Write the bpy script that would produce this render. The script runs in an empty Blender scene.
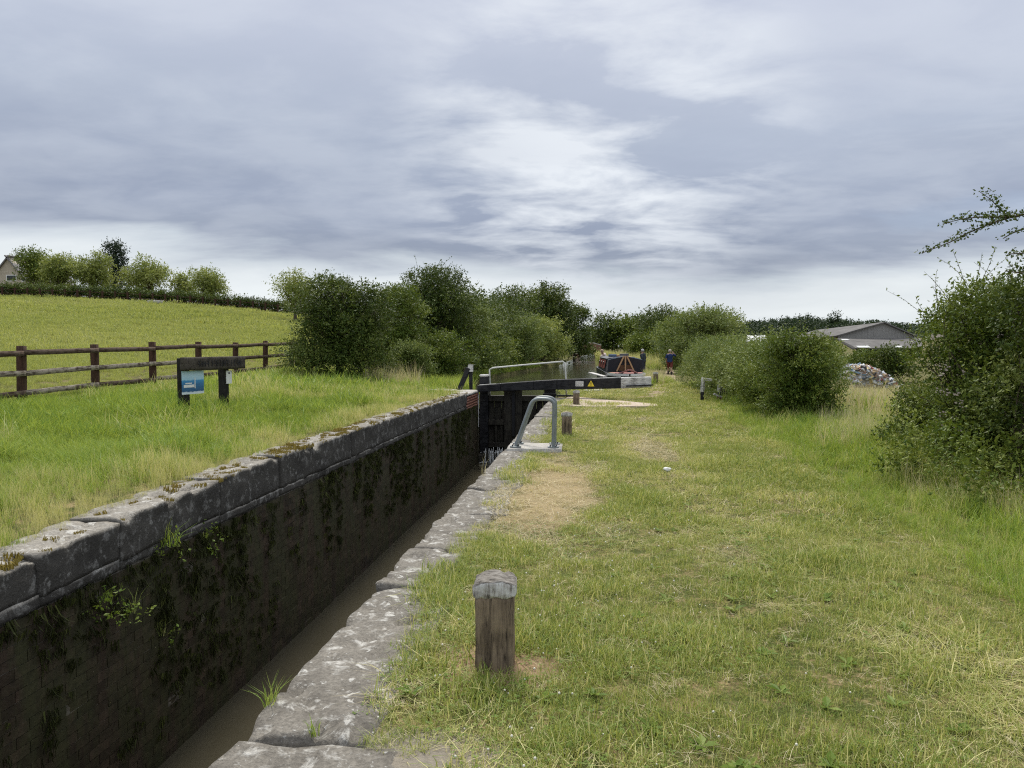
import bpy, bmesh, math, random
import numpy as np
from mathutils import Vector, Matrix, noise as mnoise

R = math.radians
rng = np.random.default_rng(7)
random.seed(7)
scene = bpy.context.scene
COL = scene.collection

# ------------------------------------------------------------------ camera
CAM_LOC = Vector((0.0, 0.0, 1.5))
FPX = 769.0
cam_d = bpy.data.cameras.new('camera')
cam_d.sensor_width = 36.0
cam_d.lens = FPX / 1024 * 36
cam_d.clip_start = 0.05
cam_d.clip_end = 9000
cam = bpy.data.objects.new('camera', cam_d)
cam.location = CAM_LOC
cam.rotation_euler = (R(87.32), 0, R(6.38))
COL.objects.link(cam)
scene.camera = cam
CAM_R = cam.rotation_euler.to_matrix()


def at(px, py, d):
    """World point seen at pixel (px,py) of the survey picture, d metres along the view axis."""
    return CAM_R @ (Vector(((px - 512) / FPX, -(py - 384) / FPX, -1)) * d) + CAM_LOC


def xy(px, d):
    p = at(px, 348, d)
    return p.x, p.y


# ------------------------------------------------------------------ light
SUN_EL, SUN_AZ = R(56), R(-12)           # azimuth measured from +Y towards +X
sun_dir = Vector((math.sin(SUN_AZ) * math.cos(SUN_EL), math.cos(SUN_AZ) * math.cos(SUN_EL), math.sin(SUN_EL)))
sl = bpy.data.lights.new('sun', 'SUN')
sl.energy = 1.5
sl.angle = R(14)
sl.color = (1.0, 0.94, 0.84)
so = bpy.data.objects.new('sun', sl)
so.rotation_euler = (-sun_dir).to_track_quat('-Z', 'Y').to_euler()
COL.objects.link(so)
scene.view_settings.view_transform = 'Standard'
scene.view_settings.look = 'None'
scene.view_settings.exposure = 1.32
scene.view_settings.gamma = 1
scene.cycles.max_bounces = 6
scene.cycles.diffuse_bounces = 3
scene.cycles.glossy_bounces = 3
scene.cycles.transmission_bounces = 4
scene.cycles.transparent_max_bounces = 6
scene.cycles.use_denoising = False
scene.cycles.pixel_filter_type = 'BLACKMAN_HARRIS'
scene.cycles.filter_width = 1.15


# ------------------------------------------------------------------ node helper
class NT:
    def __init__(self, nt):
        self.nt = nt

    def n(self, typ, ins=None, **props):
        nd = self.nt.nodes.new(typ)
        for k, v in props.items():
            setattr(nd, k, v)
        for k, v in (ins or {}).items():
            s = nd.inputs[k]
            if isinstance(v, tuple) and len(v) == 2 and hasattr(v[0], 'outputs'):
                self.nt.links.new(v[0].outputs[v[1]], s)
            elif hasattr(v, 'outputs'):
                self.nt.links.new(v.outputs[0], s)
            else:
                s.default_value = v
        return nd

    def math(self, op, a, b=0.0, c=0.0, clamp=False):
        return self.n('ShaderNodeMath', {0: a, 1: b, 2: c}, operation=op, use_clamp=clamp)

    def ramp(self, fac, stops, interp='LINEAR'):
        nd = self.n('ShaderNodeValToRGB', {'Fac': fac})
        cr = nd.color_ramp
        cr.interpolation = interp
        while len(cr.elements) < len(stops):
            cr.elements.new(0.5)
        for e, (p, c) in zip(cr.elements, stops):
            e.position = p
            if not isinstance(c, (tuple, list)):
                c = (c, c, c)
            e.color = (*c[:3], 1)
        return nd

    def mix(self, fac, a, b, blend='MIX'):
        nd = self.n('ShaderNodeMix', data_type='RGBA', blend_type=blend)
        for i, v in ((0, fac), (6, a), (7, b)):
            s = nd.inputs[i]
            if isinstance(v, tuple) and len(v) == 2 and hasattr(v[0], 'outputs'):
                self.nt.links.new(v[0].outputs[v[1]], s)
            elif hasattr(v, 'outputs'):
                o = v.outputs[2] if v.bl_idname == 'ShaderNodeMix' else v.outputs[0]
                self.nt.links.new(o, s)
            else:
                if i > 0 and len(v) == 3:
                    v = (*v, 1)
                s.default_value = v
        return nd

    def noise(self, vec, scale, detail=4, rough=0.55, dist=0.0):
        ins = {'Scale': scale, 'Detail': detail, 'Roughness': rough, 'Distortion': dist}
        if vec is not None:
            ins['Vector'] = vec
        return self.n('ShaderNodeTexNoise', ins)

    def mapping(self, vec, scale=(1, 1, 1), loc=(0, 0, 0), rot=(0, 0, 0)):
        return self.n('ShaderNodeMapping', {'Vector': vec, 'Scale': scale, 'Location': loc, 'Rotation': rot})

    def out(self, shader):
        o = self.n('ShaderNodeOutputMaterial')
        self.nt.links.new(shader.outputs[0], o.inputs['Surface'])


def new_mat(name):
    m = bpy.data.materials.new(name)
    m.use_nodes = True
    m.node_tree.nodes.clear()
    return m, NT(m.node_tree)


def col(n):          # output socket of a Mix node
    return (n, 2) if n.bl_idname == 'ShaderNodeMix' else (n, 0)


# ------------------------------------------------------------------ world
world = bpy.data.worlds.new('World')
scene.world = world
world.use_nodes = True
world.node_tree.nodes.clear()
W = NT(world.node_tree)
sky = W.n('ShaderNodeTexSky', sky_type='NISHITA', sun_disc=False, sun_elevation=SUN_EL, sun_rotation=SUN_AZ)
tc = W.n('ShaderNodeTexCoord')
nrm = W.n('ShaderNodeVectorMath', {0: (tc, 'Generated')}, operation='NORMALIZE')
sep = W.n('ShaderNodeSeparateXYZ', {0: nrm})
zc = W.math('MAXIMUM', (sep, 2), 0.0)
zz = W.math('ADD', zc, 0.15)
cx = W.math('DIVIDE', (sep, 0), zz)
cy = W.math('DIVIDE', (sep, 1), zz)
pv = W.n('ShaderNodeCombineXYZ', {0: cx, 1: cy, 2: 0.0})           # the flat cloud base, seen in perspective
n1 = W.noise(W.mapping(pv, (0.62, 0.95, 1), (0.2, 9.9, 0)), 1.0, 9, 0.56, 0.35)
n2 = W.noise(W.mapping(pv, (0.42, 0.50, 1), (11.7, 4.2, 0)), 1.0, 6, 0.52, 0.6)
n3 = W.noise(W.mapping(pv, (2.2, 2.9, 1), (2.7, 7.2, 0)), 1.0, 8, 0.56, 0.25)
# height of the line of sight, warped so that the layer edges are ragged
el = W.math('ADD', zc, W.math('MULTIPLY', W.math('SUBTRACT', n1, 0.5), 0.105))
el = W.math('ADD', el, W.math('MULTIPLY', W.math('SUBTRACT', n3, 0.5), 0.030))
# the dark bank lies slantwise: its lower edge drops from left to right
tilt = W.math('MINIMUM', W.math('MAXIMUM', W.math('ADD', (sep, 0), 0.0), -0.75), 0.0)
el = W.math('ADD', el, W.math('SUBTRACT', W.math('MULTIPLY', tilt, 0.062), 0.022))
base = W.ramp(el, [(0.0, (0.42, 0.45, 0.465)), (0.022, (0.45, 0.475, 0.485)), (0.050, (0.42, 0.445, 0.46)), (0.068, (0.33, 0.36, 0.39)),
                   (0.086, (0.172, 0.196, 0.250)), (0.130, (0.178, 0.204, 0.265)), (0.22, (0.250, 0.280, 0.340)),
                   (0.40, (0.345, 0.368, 0.43)), (0.65, (0.52, 0.55, 0.59)), (1.0, (0.82, 0.84, 0.87))])
# thin places: brighter, one broad one ahead where the sun stands behind the layer
gd = Vector((math.sin(R(-0.5)) * math.cos(R(16)), math.cos(R(-0.5)) * math.cos(R(16)), math.sin(R(16))))
dt = W.n('ShaderNodeVectorMath', {0: nrm, 1: tuple(gd)}, operation='DOT_PRODUCT')
glow = W.n('ShaderNodeMapRange', {'Value': (dt, 'Value'), 'From Min': 0.958, 'From Max': 1.0, 'To Min': 0.0, 'To Max': 1.0}, interpolation_type='SMOOTHSTEP')
thin = W.ramp(W.math('ADD', W.math('MULTIPLY', n1, 0.5), W.math('MULTIPLY', n3, 0.5)), [(0.45, 0.0), (0.575, 1.0)])
hi = W.math('MULTIPLY', thin, W.math('ADD', W.math('MULTIPLY', glow, 0.80), 0.10))
c1 = W.mix(hi, base, (0.49, 0.51, 0.53))
dk = W.ramp(n2, [(0.40, 0.0), (0.66, 1.0)])
c2 = W.mix(W.math('MULTIPLY', dk, 0.42), c1, W.mix(1.0, c1, (0.62, 0.64, 0.69), 'MULTIPLY'))
fine = W.ramp(n3, [(0.38, 0.0), (0.62, 1.0)])
c2 = W.mix(W.math('MULTIPLY', fine, 0.09), c2, (0.46, 0.48, 0.50))
nish = W.mix(1.0, sky, (0.10, 0.10, 0.10), 'MULTIPLY')
cfac = W.ramp(W.math('ADD', n2, 0.0), [(0.22, 0.80), (0.36, 0.97)])
c3 = W.mix(cfac, nish, c2)
c4 = W.mix(1.0, c3, (10.0, 10.0, 10.0), 'MULTIPLY')
bg = W.n('ShaderNodeBackground', {'Color': col(c4), 'Strength': 0.076})
wo = W.n('ShaderNodeOutputWorld')
world.node_tree.links.new(bg.outputs[0], wo.inputs[0])


# ------------------------------------------------------------------ object helpers
def tag(o, label=None, cat=None, group=None, kind=None):
    if label: o['label'] = label
    if cat: o['category'] = cat
    if group: o['group'] = group
    if kind: o['kind'] = kind
    return o


def empty(name, loc=(0, 0, 0), rz=0.0):
    o = bpy.data.objects.new(name, None)
    o.empty_display_size = 0.2
    o.location = loc
    o.rotation_euler = (0, 0, rz)
    COL.objects.link(o)
    return o


def link(name, me, mats=None, parent=None, loc=None, rot=None):
    o = bpy.data.objects.new(name, me)
    if mats:
        for m in (mats if isinstance(mats, (list, tuple)) else [mats]):
            me.materials.append(m)
    if loc is not None: o.location = loc
    if rot is not None: o.rotation_euler = rot
    if parent is not None: o.parent = parent
    COL.objects.link(o)
    return o


def np_mesh(name, verts, faces, fattr=None, smooth=False, midx=None):
    """faces: (n,3) or (n,4) array, or list of arrays."""
    verts = np.asarray(verts, np.float32)
    fl = faces if isinstance(faces, list) else [faces]
    fl = [np.asarray(f, np.int32) for f in fl if len(f)]
    me = bpy.data.meshes.new(name)
    me.vertices.add(len(verts))
    me.vertices.foreach_set('co', verts.ravel())
    loops = np.concatenate([f.ravel() for f in fl])
    sizes = np.concatenate([np.full(len(f), f.shape[1], np.int32) for f in fl])
    starts = np.concatenate([[0], np.cumsum(sizes)[:-1]]).astype(np.int32)
    me.loops.add(len(loops))
    me.loops.foreach_set('vertex_index', loops)
    me.polygons.add(len(sizes))
    me.polygons.foreach_set('loop_start', starts)
    me.polygons.foreach_set('loop_total', sizes)
    me.polygons.foreach_set('use_smooth', np.full(len(sizes), bool(smooth)))
    if midx is not None:
        me.polygons.foreach_set('material_index', np.asarray(midx, np.int32))
    me.update(calc_edges=True)
    if fattr is not None:
        a = me.attributes.new('v', 'FLOAT', 'FACE')
        a.data.foreach_set('value', np.asarray(fattr, np.float32))
    return me


class Geo:
    """Collects boxes, bars and tubes, then makes one mesh."""

    def __init__(self):
        self.v, self.f, self.m = [], [], []

    def add(self, vs, fs, mi=0):
        b = len(self.v)
        self.v += [tuple(p) for p in vs]
        for f in fs:
            self.f.append(tuple(b + i for i in f))
            self.m.append(mi)
        return self

    def box(self, x0, x1, y0, y1, z0, z1, mi=0, M=None):
        vs = [Vector(p) for p in ((x0, y0, z0), (x1, y0, z0), (x1, y1, z0), (x0, y1, z0), (x0, y0, z1), (x1, y0, z1), (x1, y1, z1), (x0, y1, z1))]
        if M is not None: vs = [M @ p for p in vs]
        return self.add(vs, [(0, 3, 2, 1), (4, 5, 6, 7), (0, 1, 5, 4), (1, 2, 6, 5), (2, 3, 7, 6), (3, 0, 4, 7)], mi)

    def bar(self, a, b, w, h, mi=0, up=(0, 0, 1), w2=None, h2=None):
        a, b = Vector(a), Vector(b)
        d = (b - a).normalized()
        s = d.cross(Vector(up))
        if s.length < 1e-4: s = Vector((1, 0, 0))
        s.normalize()
        u = s.cross(d)
        w2 = w if w2 is None else w2
        h2 = h if h2 is None else h2
        vs = []
        for p, ww, hh in ((a, w, h), (b, w2, h2)):
            for i, j in ((-1, -1), (1, -1), (1, 1), (-1, 1)):
                vs.append(p + s * (i * ww / 2) + u * (j * hh / 2))
        return self.add(vs, [(3, 2, 1, 0), (4, 5, 6, 7), (0, 1, 5, 4), (1, 2, 6, 5), (2, 3, 7, 6), (3, 0, 4, 7)], mi)

    def tube(self, pts, rad, n=8, mi=0, caps=True):
        pts = [Vector(p) for p in pts]
        rad = rad if isinstance(rad, (list, tuple)) else [rad] * len(pts)
        vs, fs = [], []
        ref = None
        for i, p in enumerate(pts):
            d = (pts[min(i + 1, len(pts) - 1)] - pts[max(i - 1, 0)])
            d = d.normalized() if d.length > 1e-9 else Vector((0, 0, 1))
            if ref is None:
                ref = d.orthogonal().normalized()
            s = (ref - d * ref.dot(d))
            s = s.normalized() if s.length > 1e-6 else d.orthogonal().normalized()
            ref = s
            t = d.cross(s)
            for k in range(n):
                a = 2 * math.pi * k / n
                vs.append(p + (s * math.cos(a) + t * math.sin(a)) * rad[i])
        for i in range(len(pts) - 1):
            for k in range(n):
                k2 = (k + 1) % n
                fs.append((i * n + k, i * n + k2, (i + 1) * n + k2, (i + 1) * n + k))
        if caps:
            fs.append(tuple(reversed(range(n))))
            fs.append(tuple((len(pts) - 1) * n + k for k in range(n)))
        return self.add(vs, fs, mi)

    def mesh(self, name, smooth=False, bevel=0.0, seg=1):
        me = bpy.data.meshes.new(name)
        me.from_pydata(self.v, [], self.f)
        me.polygons.foreach_set('material_index', self.m)
        if bevel:
            bm = bmesh.new()
            bm.from_mesh(me)
            bmesh.ops.bevel(bm, geom=[e for e in bm.edges if len(e.link_faces) == 2 and e.calc_face_angle(0) > 0.6], offset=bevel, segments=seg, affect='EDGES', clamp_overlap=True)
            bm.to_mesh(me)
            bm.free()
        if smooth:
            me.polygons.foreach_set('use_smooth', [True] * len(me.polygons))
        me.update()
        return me

    def obj(self, name, mats, parent=None, smooth=False, bevel=0.0, seg=1, loc=None, rot=None):
        return link(name, self.mesh(name, smooth, bevel, seg), mats, parent, loc, rot)


def smooth_path(pts, n=6):
    pts = [Vector(p) for p in pts]
    out = []
    for i in range(len(pts) - 1):
        p0, p1, p2, p3 = pts[max(i - 1, 0)], pts[i], pts[i + 1], pts[min(i + 2, len(pts) - 1)]
        for k in range(n):
            t = k / n
            out.append(0.5 * ((2 * p1) + (p2 - p0) * t + (2 * p0 - 5 * p1 + 4 * p2 - p3) * t * t + (3 * p1 - p0 - 3 * p2 + p3) * t ** 3))
    out.append(pts[-1])
    return out


def rough_block(L, D, H, nx, ny, nz, amp=0.02, rnd=0.03, seed=0, freq=4.0, zamp=None):
    """A worn stone or timber block, centred on x/y, standing on z=0: dense grid box with rounded, broken edges."""
    idx, vs, fs = {}, [], []
    off = Vector((seed * 3.17, seed * 1.31, seed * 2.7))

    def vid(i, j, k):
        key = (i, j, k)
        if key not in idx:
            p = Vector(((i / nx - .5) * L, (j / ny - .5) * D, (k / nz - .5) * H))
            q = Vector((max(abs(p.x) - (L / 2 - rnd), 0) * (1 if p.x > 0 else -1), max(abs(p.y) - (D / 2 - rnd), 0) * (1 if p.y > 0 else -1), max(abs(p.z) - (H / 2 - rnd), 0) * (1 if p.z > 0 else -1)))
            if q.length > rnd:
                p = p - q + q.normalized() * rnd
            s = p * freq + off
            dv = mnoise.noise_vector(s) + 0.5 * mnoise.noise_vector(s * 2.3)
            dv = Vector((dv.x, dv.y, dv.z * (zamp if zamp is not None else 1)))
            idx[key] = len(vs)
            vs.append(p + dv * amp + Vector((0, 0, H / 2)))
        return idx[key]
    for i in range(nx):
        for j in range(ny):
            fs.append((vid(i, j, 0), vid(i, j + 1, 0), vid(i + 1, j + 1, 0), vid(i + 1, j, 0)))
            fs.append((vid(i, j, nz), vid(i + 1, j, nz), vid(i + 1, j + 1, nz), vid(i, j + 1, nz)))
    for i in range(nx):
        for k in range(nz):
            fs.append((vid(i, 0, k), vid(i + 1, 0, k), vid(i + 1, 0, k + 1), vid(i, 0, k + 1)))
            fs.append((vid(i, ny, k), vid(i, ny, k + 1), vid(i + 1, ny, k + 1), vid(i + 1, ny, k)))
    for j in range(ny):
        for k in range(nz):
            fs.append((vid(0, j, k), vid(0, j, k + 1), vid(0, j + 1, k + 1), vid(0, j + 1, k)))
            fs.append((vid(nx, j, k), vid(nx, j + 1, k), vid(nx, j + 1, k + 1), vid(nx, j, k + 1)))
    return vs, fs


def block_mesh(name, *a, **k):
    vs, fs = rough_block(*a, **k)
    me = bpy.data.meshes.new(name)
    me.from_pydata(vs, [], fs)
    me.polygons.foreach_set('use_smooth', [True] * len(me.polygons))
    me.update()
    return me


# ------------------------------------------------------------------ materials
def bump(S, h, strength=0.4, dist=0.02, normal=None):
    ins = {'Height': h, 'Strength': strength, 'Distance': dist}
    if normal is not None: ins['Normal'] = normal
    return S.n('ShaderNodeBump', ins)


def bsdf(S, color, rough=0.7, normal=None, spec=0.3, **kw):
    ins = {'Base Color': color if not hasattr(color, 'bl_idname') else col(color), 'Roughness': rough, 'Specular IOR Level': spec}
    if isinstance(color, (tuple, list)) and len(color) == 3:
        ins['Base Color'] = (*color, 1)
    if normal is not None: ins['Normal'] = normal
    ins.update(kw)
    return S.n('ShaderNodeBsdfPrincipled', ins)


def simple(name, color, rough=0.6, var=0.25, scale=9.0, spec=0.3, bmp=0.15, metallic=0.0):
    m, S = new_mat(name)
    t = S.n('ShaderNodeTexCoord')
    nz = S.noise((t, 'Object'), scale, 5, 0.6)
    f = S.ramp(nz, [(0.25, 0.0), (0.75, 1.0)])
    c = S.mix(f, tuple(x * (1 - var) for x in color), tuple(min(1, x * (1 + var)) for x in color))
    S.out(bsdf(S, c, rough, bump(S, nz, bmp, 0.01), spec, Metallic=metallic))
    return m


def leaf_mat(name, lo, mid, hi, trans=0.35, rough=0.45, wscale=0.6):
    """Leaf colour varies from leaf to leaf (face attribute v) and slowly through the plant."""
    m, S = new_mat(name)
    a = S.n('ShaderNodeAttribute', attribute_name='v')
    g = S.n('ShaderNodeNewGeometry')
    nz = S.noise((g, 'Position'), wscale, 3, 0.5)
    f = S.math('ADD', (a, 'Fac'), S.math('MULTIPLY', S.math('SUBTRACT', nz, 0.5), 0.7), clamp=True)
    c = S.ramp(f, [(0.0, lo), (0.5, mid), (1.0, hi)])
    p = bsdf(S, c, max(rough, .5), None, 0.16)
    tr = S.n('ShaderNodeBsdfTranslucent', {'Color': col(S.mix(0.5, c, (hi[0] * 1.25, hi[1] * 1.3, hi[2] * 0.6)))})
    S.out(S.n('ShaderNodeMixShader', {0: trans, 1: p, 2: tr}))
    return m


M = {}
# ground soil and thatch under the blades
m, S = new_mat('soil_and_thatch')
g = S.n('ShaderNodeNewGeometry')
pos = (g, 'Position')
sx = S.n('ShaderNodeSeparateXYZ', {0: pos})
na = S.noise(pos, 0.45, 5, 0.6)
nb = S.noise(pos, 6.0, 6, 0.65)
nc = S.noise(pos, 45.0, 4, 0.7)
green = S.ramp(S.math('ADD', S.math('MULTIPLY', na, 0.6), S.math('MULTIPLY', nb, 0.4)), [(0.3, (0.035, 0.048, 0.012)), (0.5, (0.075, 0.085, 0.024)), (0.72, (0.15, 0.13, 0.05))])
brown = S.ramp(nb, [(0.3, (0.16, 0.115, 0.06)), (0.6, (0.30, 0.22, 0.12)), (0.8, (0.38, 0.30, 0.17))])
fb = S.ramp(S.math('ADD', S.math('MULTIPLY', nb, 0.5), S.math('MULTIPLY', nc, 0.5)), [(0.48, 0.0), (0.60, 0.8)])
# the scorched patch beside the coping and the bare corner near the lock edge
dx = S.math('MULTIPLY', S.math('ADD', (sx, 0), 0.50), 1.9)
dy = S.math('MULTIPLY', S.math('SUBTRACT', (sx, 1), 8.1), 0.42)
dd = S.math('SQRT', S.math('ADD', S.math('MULTIPLY', dx, dx), S.math('MULTIPLY', dy, dy)))
dd = S.math('ADD', dd, S.math('MULTIPLY', S.math('SUBTRACT', nb, 0.5), 2.2))
nd_ = S.noise(pos, 2.2, 4, 0.6)
dd = S.math('ADD', dd, S.math('MULTIPLY', S.math('SUBTRACT', nd_, 0.5), 2.0))
patch = S.ramp(S.math('ADD', dd, S.math('MULTIPLY', S.math('SUBTRACT', nc, 0.5), 1.0)), [(0.45, 0.9), (1.0, 0.0)])
c = S.mix(fb, green, brown)
c = S.mix(patch, c, S.mix(0.5, brown, (0.42, 0.34, 0.20)))
_bx, _by = xy(495, 3.56)
db = S.math('SQRT', S.math('ADD', S.math('POWER', S.math('SUBTRACT', (sx, 0), _bx), 2.0), S.math('POWER', S.math('SUBTRACT', (sx, 1), _by), 2.0)))
db = S.math('ADD', db, S.math('MULTIPLY', S.math('SUBTRACT', nb, 0.5), 0.5))
dc = S.math('SQRT', S.math('ADD', S.math('POWER', S.math('ADD', (sx, 0), 0.72), 2.0), S.math('POWER', S.math('SUBTRACT', (sx, 1), 2.35), 2.0)))
c = S.mix(S.ramp(S.math('ADD', dc, S.math('MULTIPLY', S.math('SUBTRACT', nb, 0.5), 0.4)), [(0.5, 0.95), (0.62, 0.0)]), c, S.mix(nc, (0.15, 0.13, 0.105), (0.34, 0.305, 0.25)))
c = S.mix(S.ramp(db, [(0.20, 0.9), (0.34, 0.0)]), c, S.mix(nc, (0.22, 0.14, 0.085), (0.42, 0.30, 0.20)))
S.out(bsdf(S, c, 0.95, bump(S, S.math('ADD', nb, nc), 0.6, 0.03), 0.1))
M['ground'] = m

M['grass_mown'] = leaf_mat('mown_grass_blades', (0.085, 0.160, 0.024), (0.245, 0.318, 0.068), (0.66, 0.60, 0.30), 0.30, 0.55, 0.7)
M['grass_lush'] = leaf_mat('lush_grass_blades', (0.085, 0.170, 0.020), (0.215, 0.335, 0.052), (0.47, 0.49, 0.15), 0.35, 0.45, 0.8)
M['straw'] = leaf_mat('dry_straw', (0.38, 0.31, 0.17), (0.56, 0.48, 0.30), (0.72, 0.65, 0.45), 0.25, 0.6, 1.2)
M['meadow'] = leaf_mat('meadow_blades', (0.22, 0.28, 0.065), (0.335, 0.375, 0.110), (0.48, 0.475, 0.19), 0.35, 0.5, 0.12)
M['clover_leaf'] = leaf_mat('clover_leaves', (0.075, 0.135, 0.018), (0.135, 0.205, 0.032), (0.22, 0.28, 0.06), 0.3, 0.5)
M['clover_flower'] = simple('clover_flower', (0.66, 0.64, 0.54), 0.8, 0.15)
M['buttercup'] = simple('buttercup_petals', (0.72, 0.56, 0.05), 0.5, 0.1)
M['leaf_dark'] = leaf_mat('hawthorn_leaves', (0.022, 0.044, 0.008), (0.060, 0.096, 0.018), (0.185, 0.220, 0.052), 0.14)
M['leaf_mid'] = leaf_mat('hedge_leaves', (0.038, 0.074, 0.011), (0.102, 0.150, 0.024), (0.250, 0.290, 0.062), 0.18)
M['leaf_pale'] = leaf_mat('willow_leaves', (0.070, 0.115, 0.030), (0.155, 0.205, 0.055), (0.300, 0.335, 0.120), 0.22)
M['leaf_yellow'] = leaf_mat('yellow_willow_leaves', (0.11, 0.155, 0.036), (0.230, 0.275, 0.075), (0.380, 0.400, 0.140), 0.28)
M['leaf_far'] = leaf_mat('far_leaves', (0.018, 0.036, 0.016), (0.034, 0.060, 0.026), (0.062, 0.092, 0.042), 0.15)
M['leaf_conifer'] = leaf_mat('conifer_needles', (0.018, 0.034, 0.018), (0.03, 0.05, 0.028), (0.05, 0.075, 0.04), 0.1)
M['moss'] = leaf_mat('moss_strands', (0.014, 0.017, 0.005), (0.036, 0.042, 0.011), (0.085, 0.098, 0.022), 0.1, 0.7, 1.6)
M['moss_yellow'] = leaf_mat('coping_moss', (0.16, 0.13, 0.03), (0.26, 0.20, 0.05), (0.36, 0.28, 0.08), 0.1, 0.8)
M['bark'] = simple('bark', (0.10, 0.08, 0.06), 0.9, 0.4, 6, 0.15, 0.6)


def stone_material(name, basec, dark, lichen=(0.50, 0.49, 0.455), face_dark=0.0):
    m, S = new_mat(name)
    g = S.n('ShaderNodeNewGeometry')
    pos = (g, 'Position')
    n_big = S.noise(pos, 1.7, 5, 0.6)
    n_mid = S.noise(pos, 9.0, 6, 0.65)
    n_fine = S.noise(pos, 55.0, 5, 0.7)
    c = S.ramp(S.math('ADD', S.math('MULTIPLY', n_mid, 0.6), S.math('MULTIPLY', n_big, 0.4)), [(0.3, dark), (0.5, basec), (0.72, tuple(x * 1.35 for x in basec))])
    c = S.mix(S.ramp(n_fine, [(0.35, 0.55), (0.6, 0.0)]), c, tuple(x * 0.55 for x in dark))
    # soot and algae on upright faces
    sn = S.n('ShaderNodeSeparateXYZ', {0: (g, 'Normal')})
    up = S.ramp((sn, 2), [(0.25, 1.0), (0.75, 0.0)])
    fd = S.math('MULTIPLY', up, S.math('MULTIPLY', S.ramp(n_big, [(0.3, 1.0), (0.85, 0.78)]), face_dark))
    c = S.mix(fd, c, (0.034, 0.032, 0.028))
    # lichen: broad pale rosettes and small white flecks
    nl_a = S.noise(pos, 8.5, 6, 0.68, 0.5)
    nl_b = S.noise(S.mapping(pos, (1, 1, 1), (9, 4, 2)), 13.0, 5, 0.6, 0.4)
    nl_c = S.noise(S.mapping(pos, (1, 1, 1), (3, 8, 5)), 42.0, 4, 0.6, 0.3)
    l1 = S.math('MULTIPLY', S.ramp(nl_a, [(0.54, 0.0), (0.64, 0.85)]), S.ramp(nl_c, [(0.36, 0.25), (0.52, 1.0)]))
    l2 = S.math('MAXIMUM', S.ramp(nl_b, [(0.61, 0.0), (0.67, 0.9)]), S.ramp(nl_c, [(0.655, 0.0), (0.69, 0.75)]))
    lf = S.math('MAXIMUM', l1, l2)
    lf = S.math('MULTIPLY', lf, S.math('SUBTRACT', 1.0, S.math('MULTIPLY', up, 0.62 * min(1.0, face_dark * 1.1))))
    c = S.mix(lf, c, lichen)
    h = S.math('ADD', S.math('MULTIPLY', n_mid, 0.6), S.math('ADD', S.math('MULTIPLY', n_fine, 0.4), S.math('MULTIPLY', lf, 0.12)))
    S.out(bsdf(S, c, 0.9, bump(S, h, 0.75, 0.03), 0.2))
    return m


M['stone'] = stone_material('coping_stone', (0.215, 0.198, 0.170), (0.095, 0.086, 0.074))
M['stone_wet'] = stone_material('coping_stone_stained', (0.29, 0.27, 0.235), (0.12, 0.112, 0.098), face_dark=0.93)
M['concrete'] = stone_material('concrete', (0.46, 0.44, 0.40), (0.30, 0.28, 0.25))


def brick_material(name, a, b, slime):
    m, S = new_mat(name)
    g = S.n('ShaderNodeNewGeometry')
    pos = (g, 'Position')
    oi = S.n('ShaderNodeObjectInfo')
    at_ = S.n('ShaderNodeAttribute', attribute_name='v')
    rnd = S.math('FRACT', S.math('ADD', (oi, 'Random'), (at_, 'Fac')))
    n1_ = S.noise(pos, 1.3, 4, 0.6)
    n2_ = S.noise(pos, 14.0, 6, 0.7)
    n3_ = S.noise(S.mapping(pos, (3, 3, 0.8)), 1.6, 5, 0.65)
    c = S.mix(rnd, a, b)
    c = S.mix(S.ramp(n2_, [(0.35, 0.7), (0.65, 0.0)]), c, tuple(x * 0.45 for x in a))
    c = S.mix(S.math('MULTIPLY', S.ramp(n3_, [(0.40, 0.0), (0.60, 1.0)]), slime), c, S.mix(n2_, (0.014, 0.016, 0.007), (0.072, 0.076, 0.024)))
    c = S.mix(S.math('MULTIPLY', S.ramp(n2_, [(0.62, 0.0), (0.74, 1.0)]), S.ramp(n1_, [(0.45, 0.0), (0.6, 0.35)])), c, (0.11, 0.10, 0.085))
    rg = S.ramp(n3_, [(0.3, 0.45), (0.7, 0.85)])
    S.out(bsdf(S, c, rg, bump(S, n2_, 0.7, 0.012), 0.35))
    return m


M['brick'] = brick_material('slimy_brick', (0.034, 0.024, 0.015), (0.095, 0.066, 0.044), 0.78)
M['mortar'] = brick_material('dark_mortar', (0.13, 0.115, 0.092), (0.24, 0.215, 0.18), 0.5)
M['brick_red'] = brick_material('red_brick', (0.27, 0.105, 0.065), (0.36, 0.17, 0.115), 0.10)
M['brick_far'] = brick_material('bridge_brick', (0.24, 0.10, 0.07), (0.30, 0.15, 0.11), 0.25)


def water_material(name, color, rough, bscale, bstr):
    m, S = new_mat(name)
    g = S.n('ShaderNodeNewGeometry')
    nz = S.noise(S.mapping((g, 'Position'), (1.0, 0.45, 1.0)), bscale, 3, 0.5)
    n2_ = S.noise((g, 'Position'), 0.5, 4, 0.6)
    c = S.mix(n2_, tuple(x * 0.75 for x in color), tuple(x * 1.25 for x in color))
    S.out(bsdf(S, c, rough, bump(S, nz, bstr, 0.02), 0.5, IOR=1.33))
    return m


M['water_low'] = water_material('silty_lock_water', (0.060, 0.053, 0.035), 0.03, 3.0, 0.06)
M['water_up'] = water_material('canal_water', (0.055, 0.056, 0.030), 0.10, 2.2, 0.30)


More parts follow.
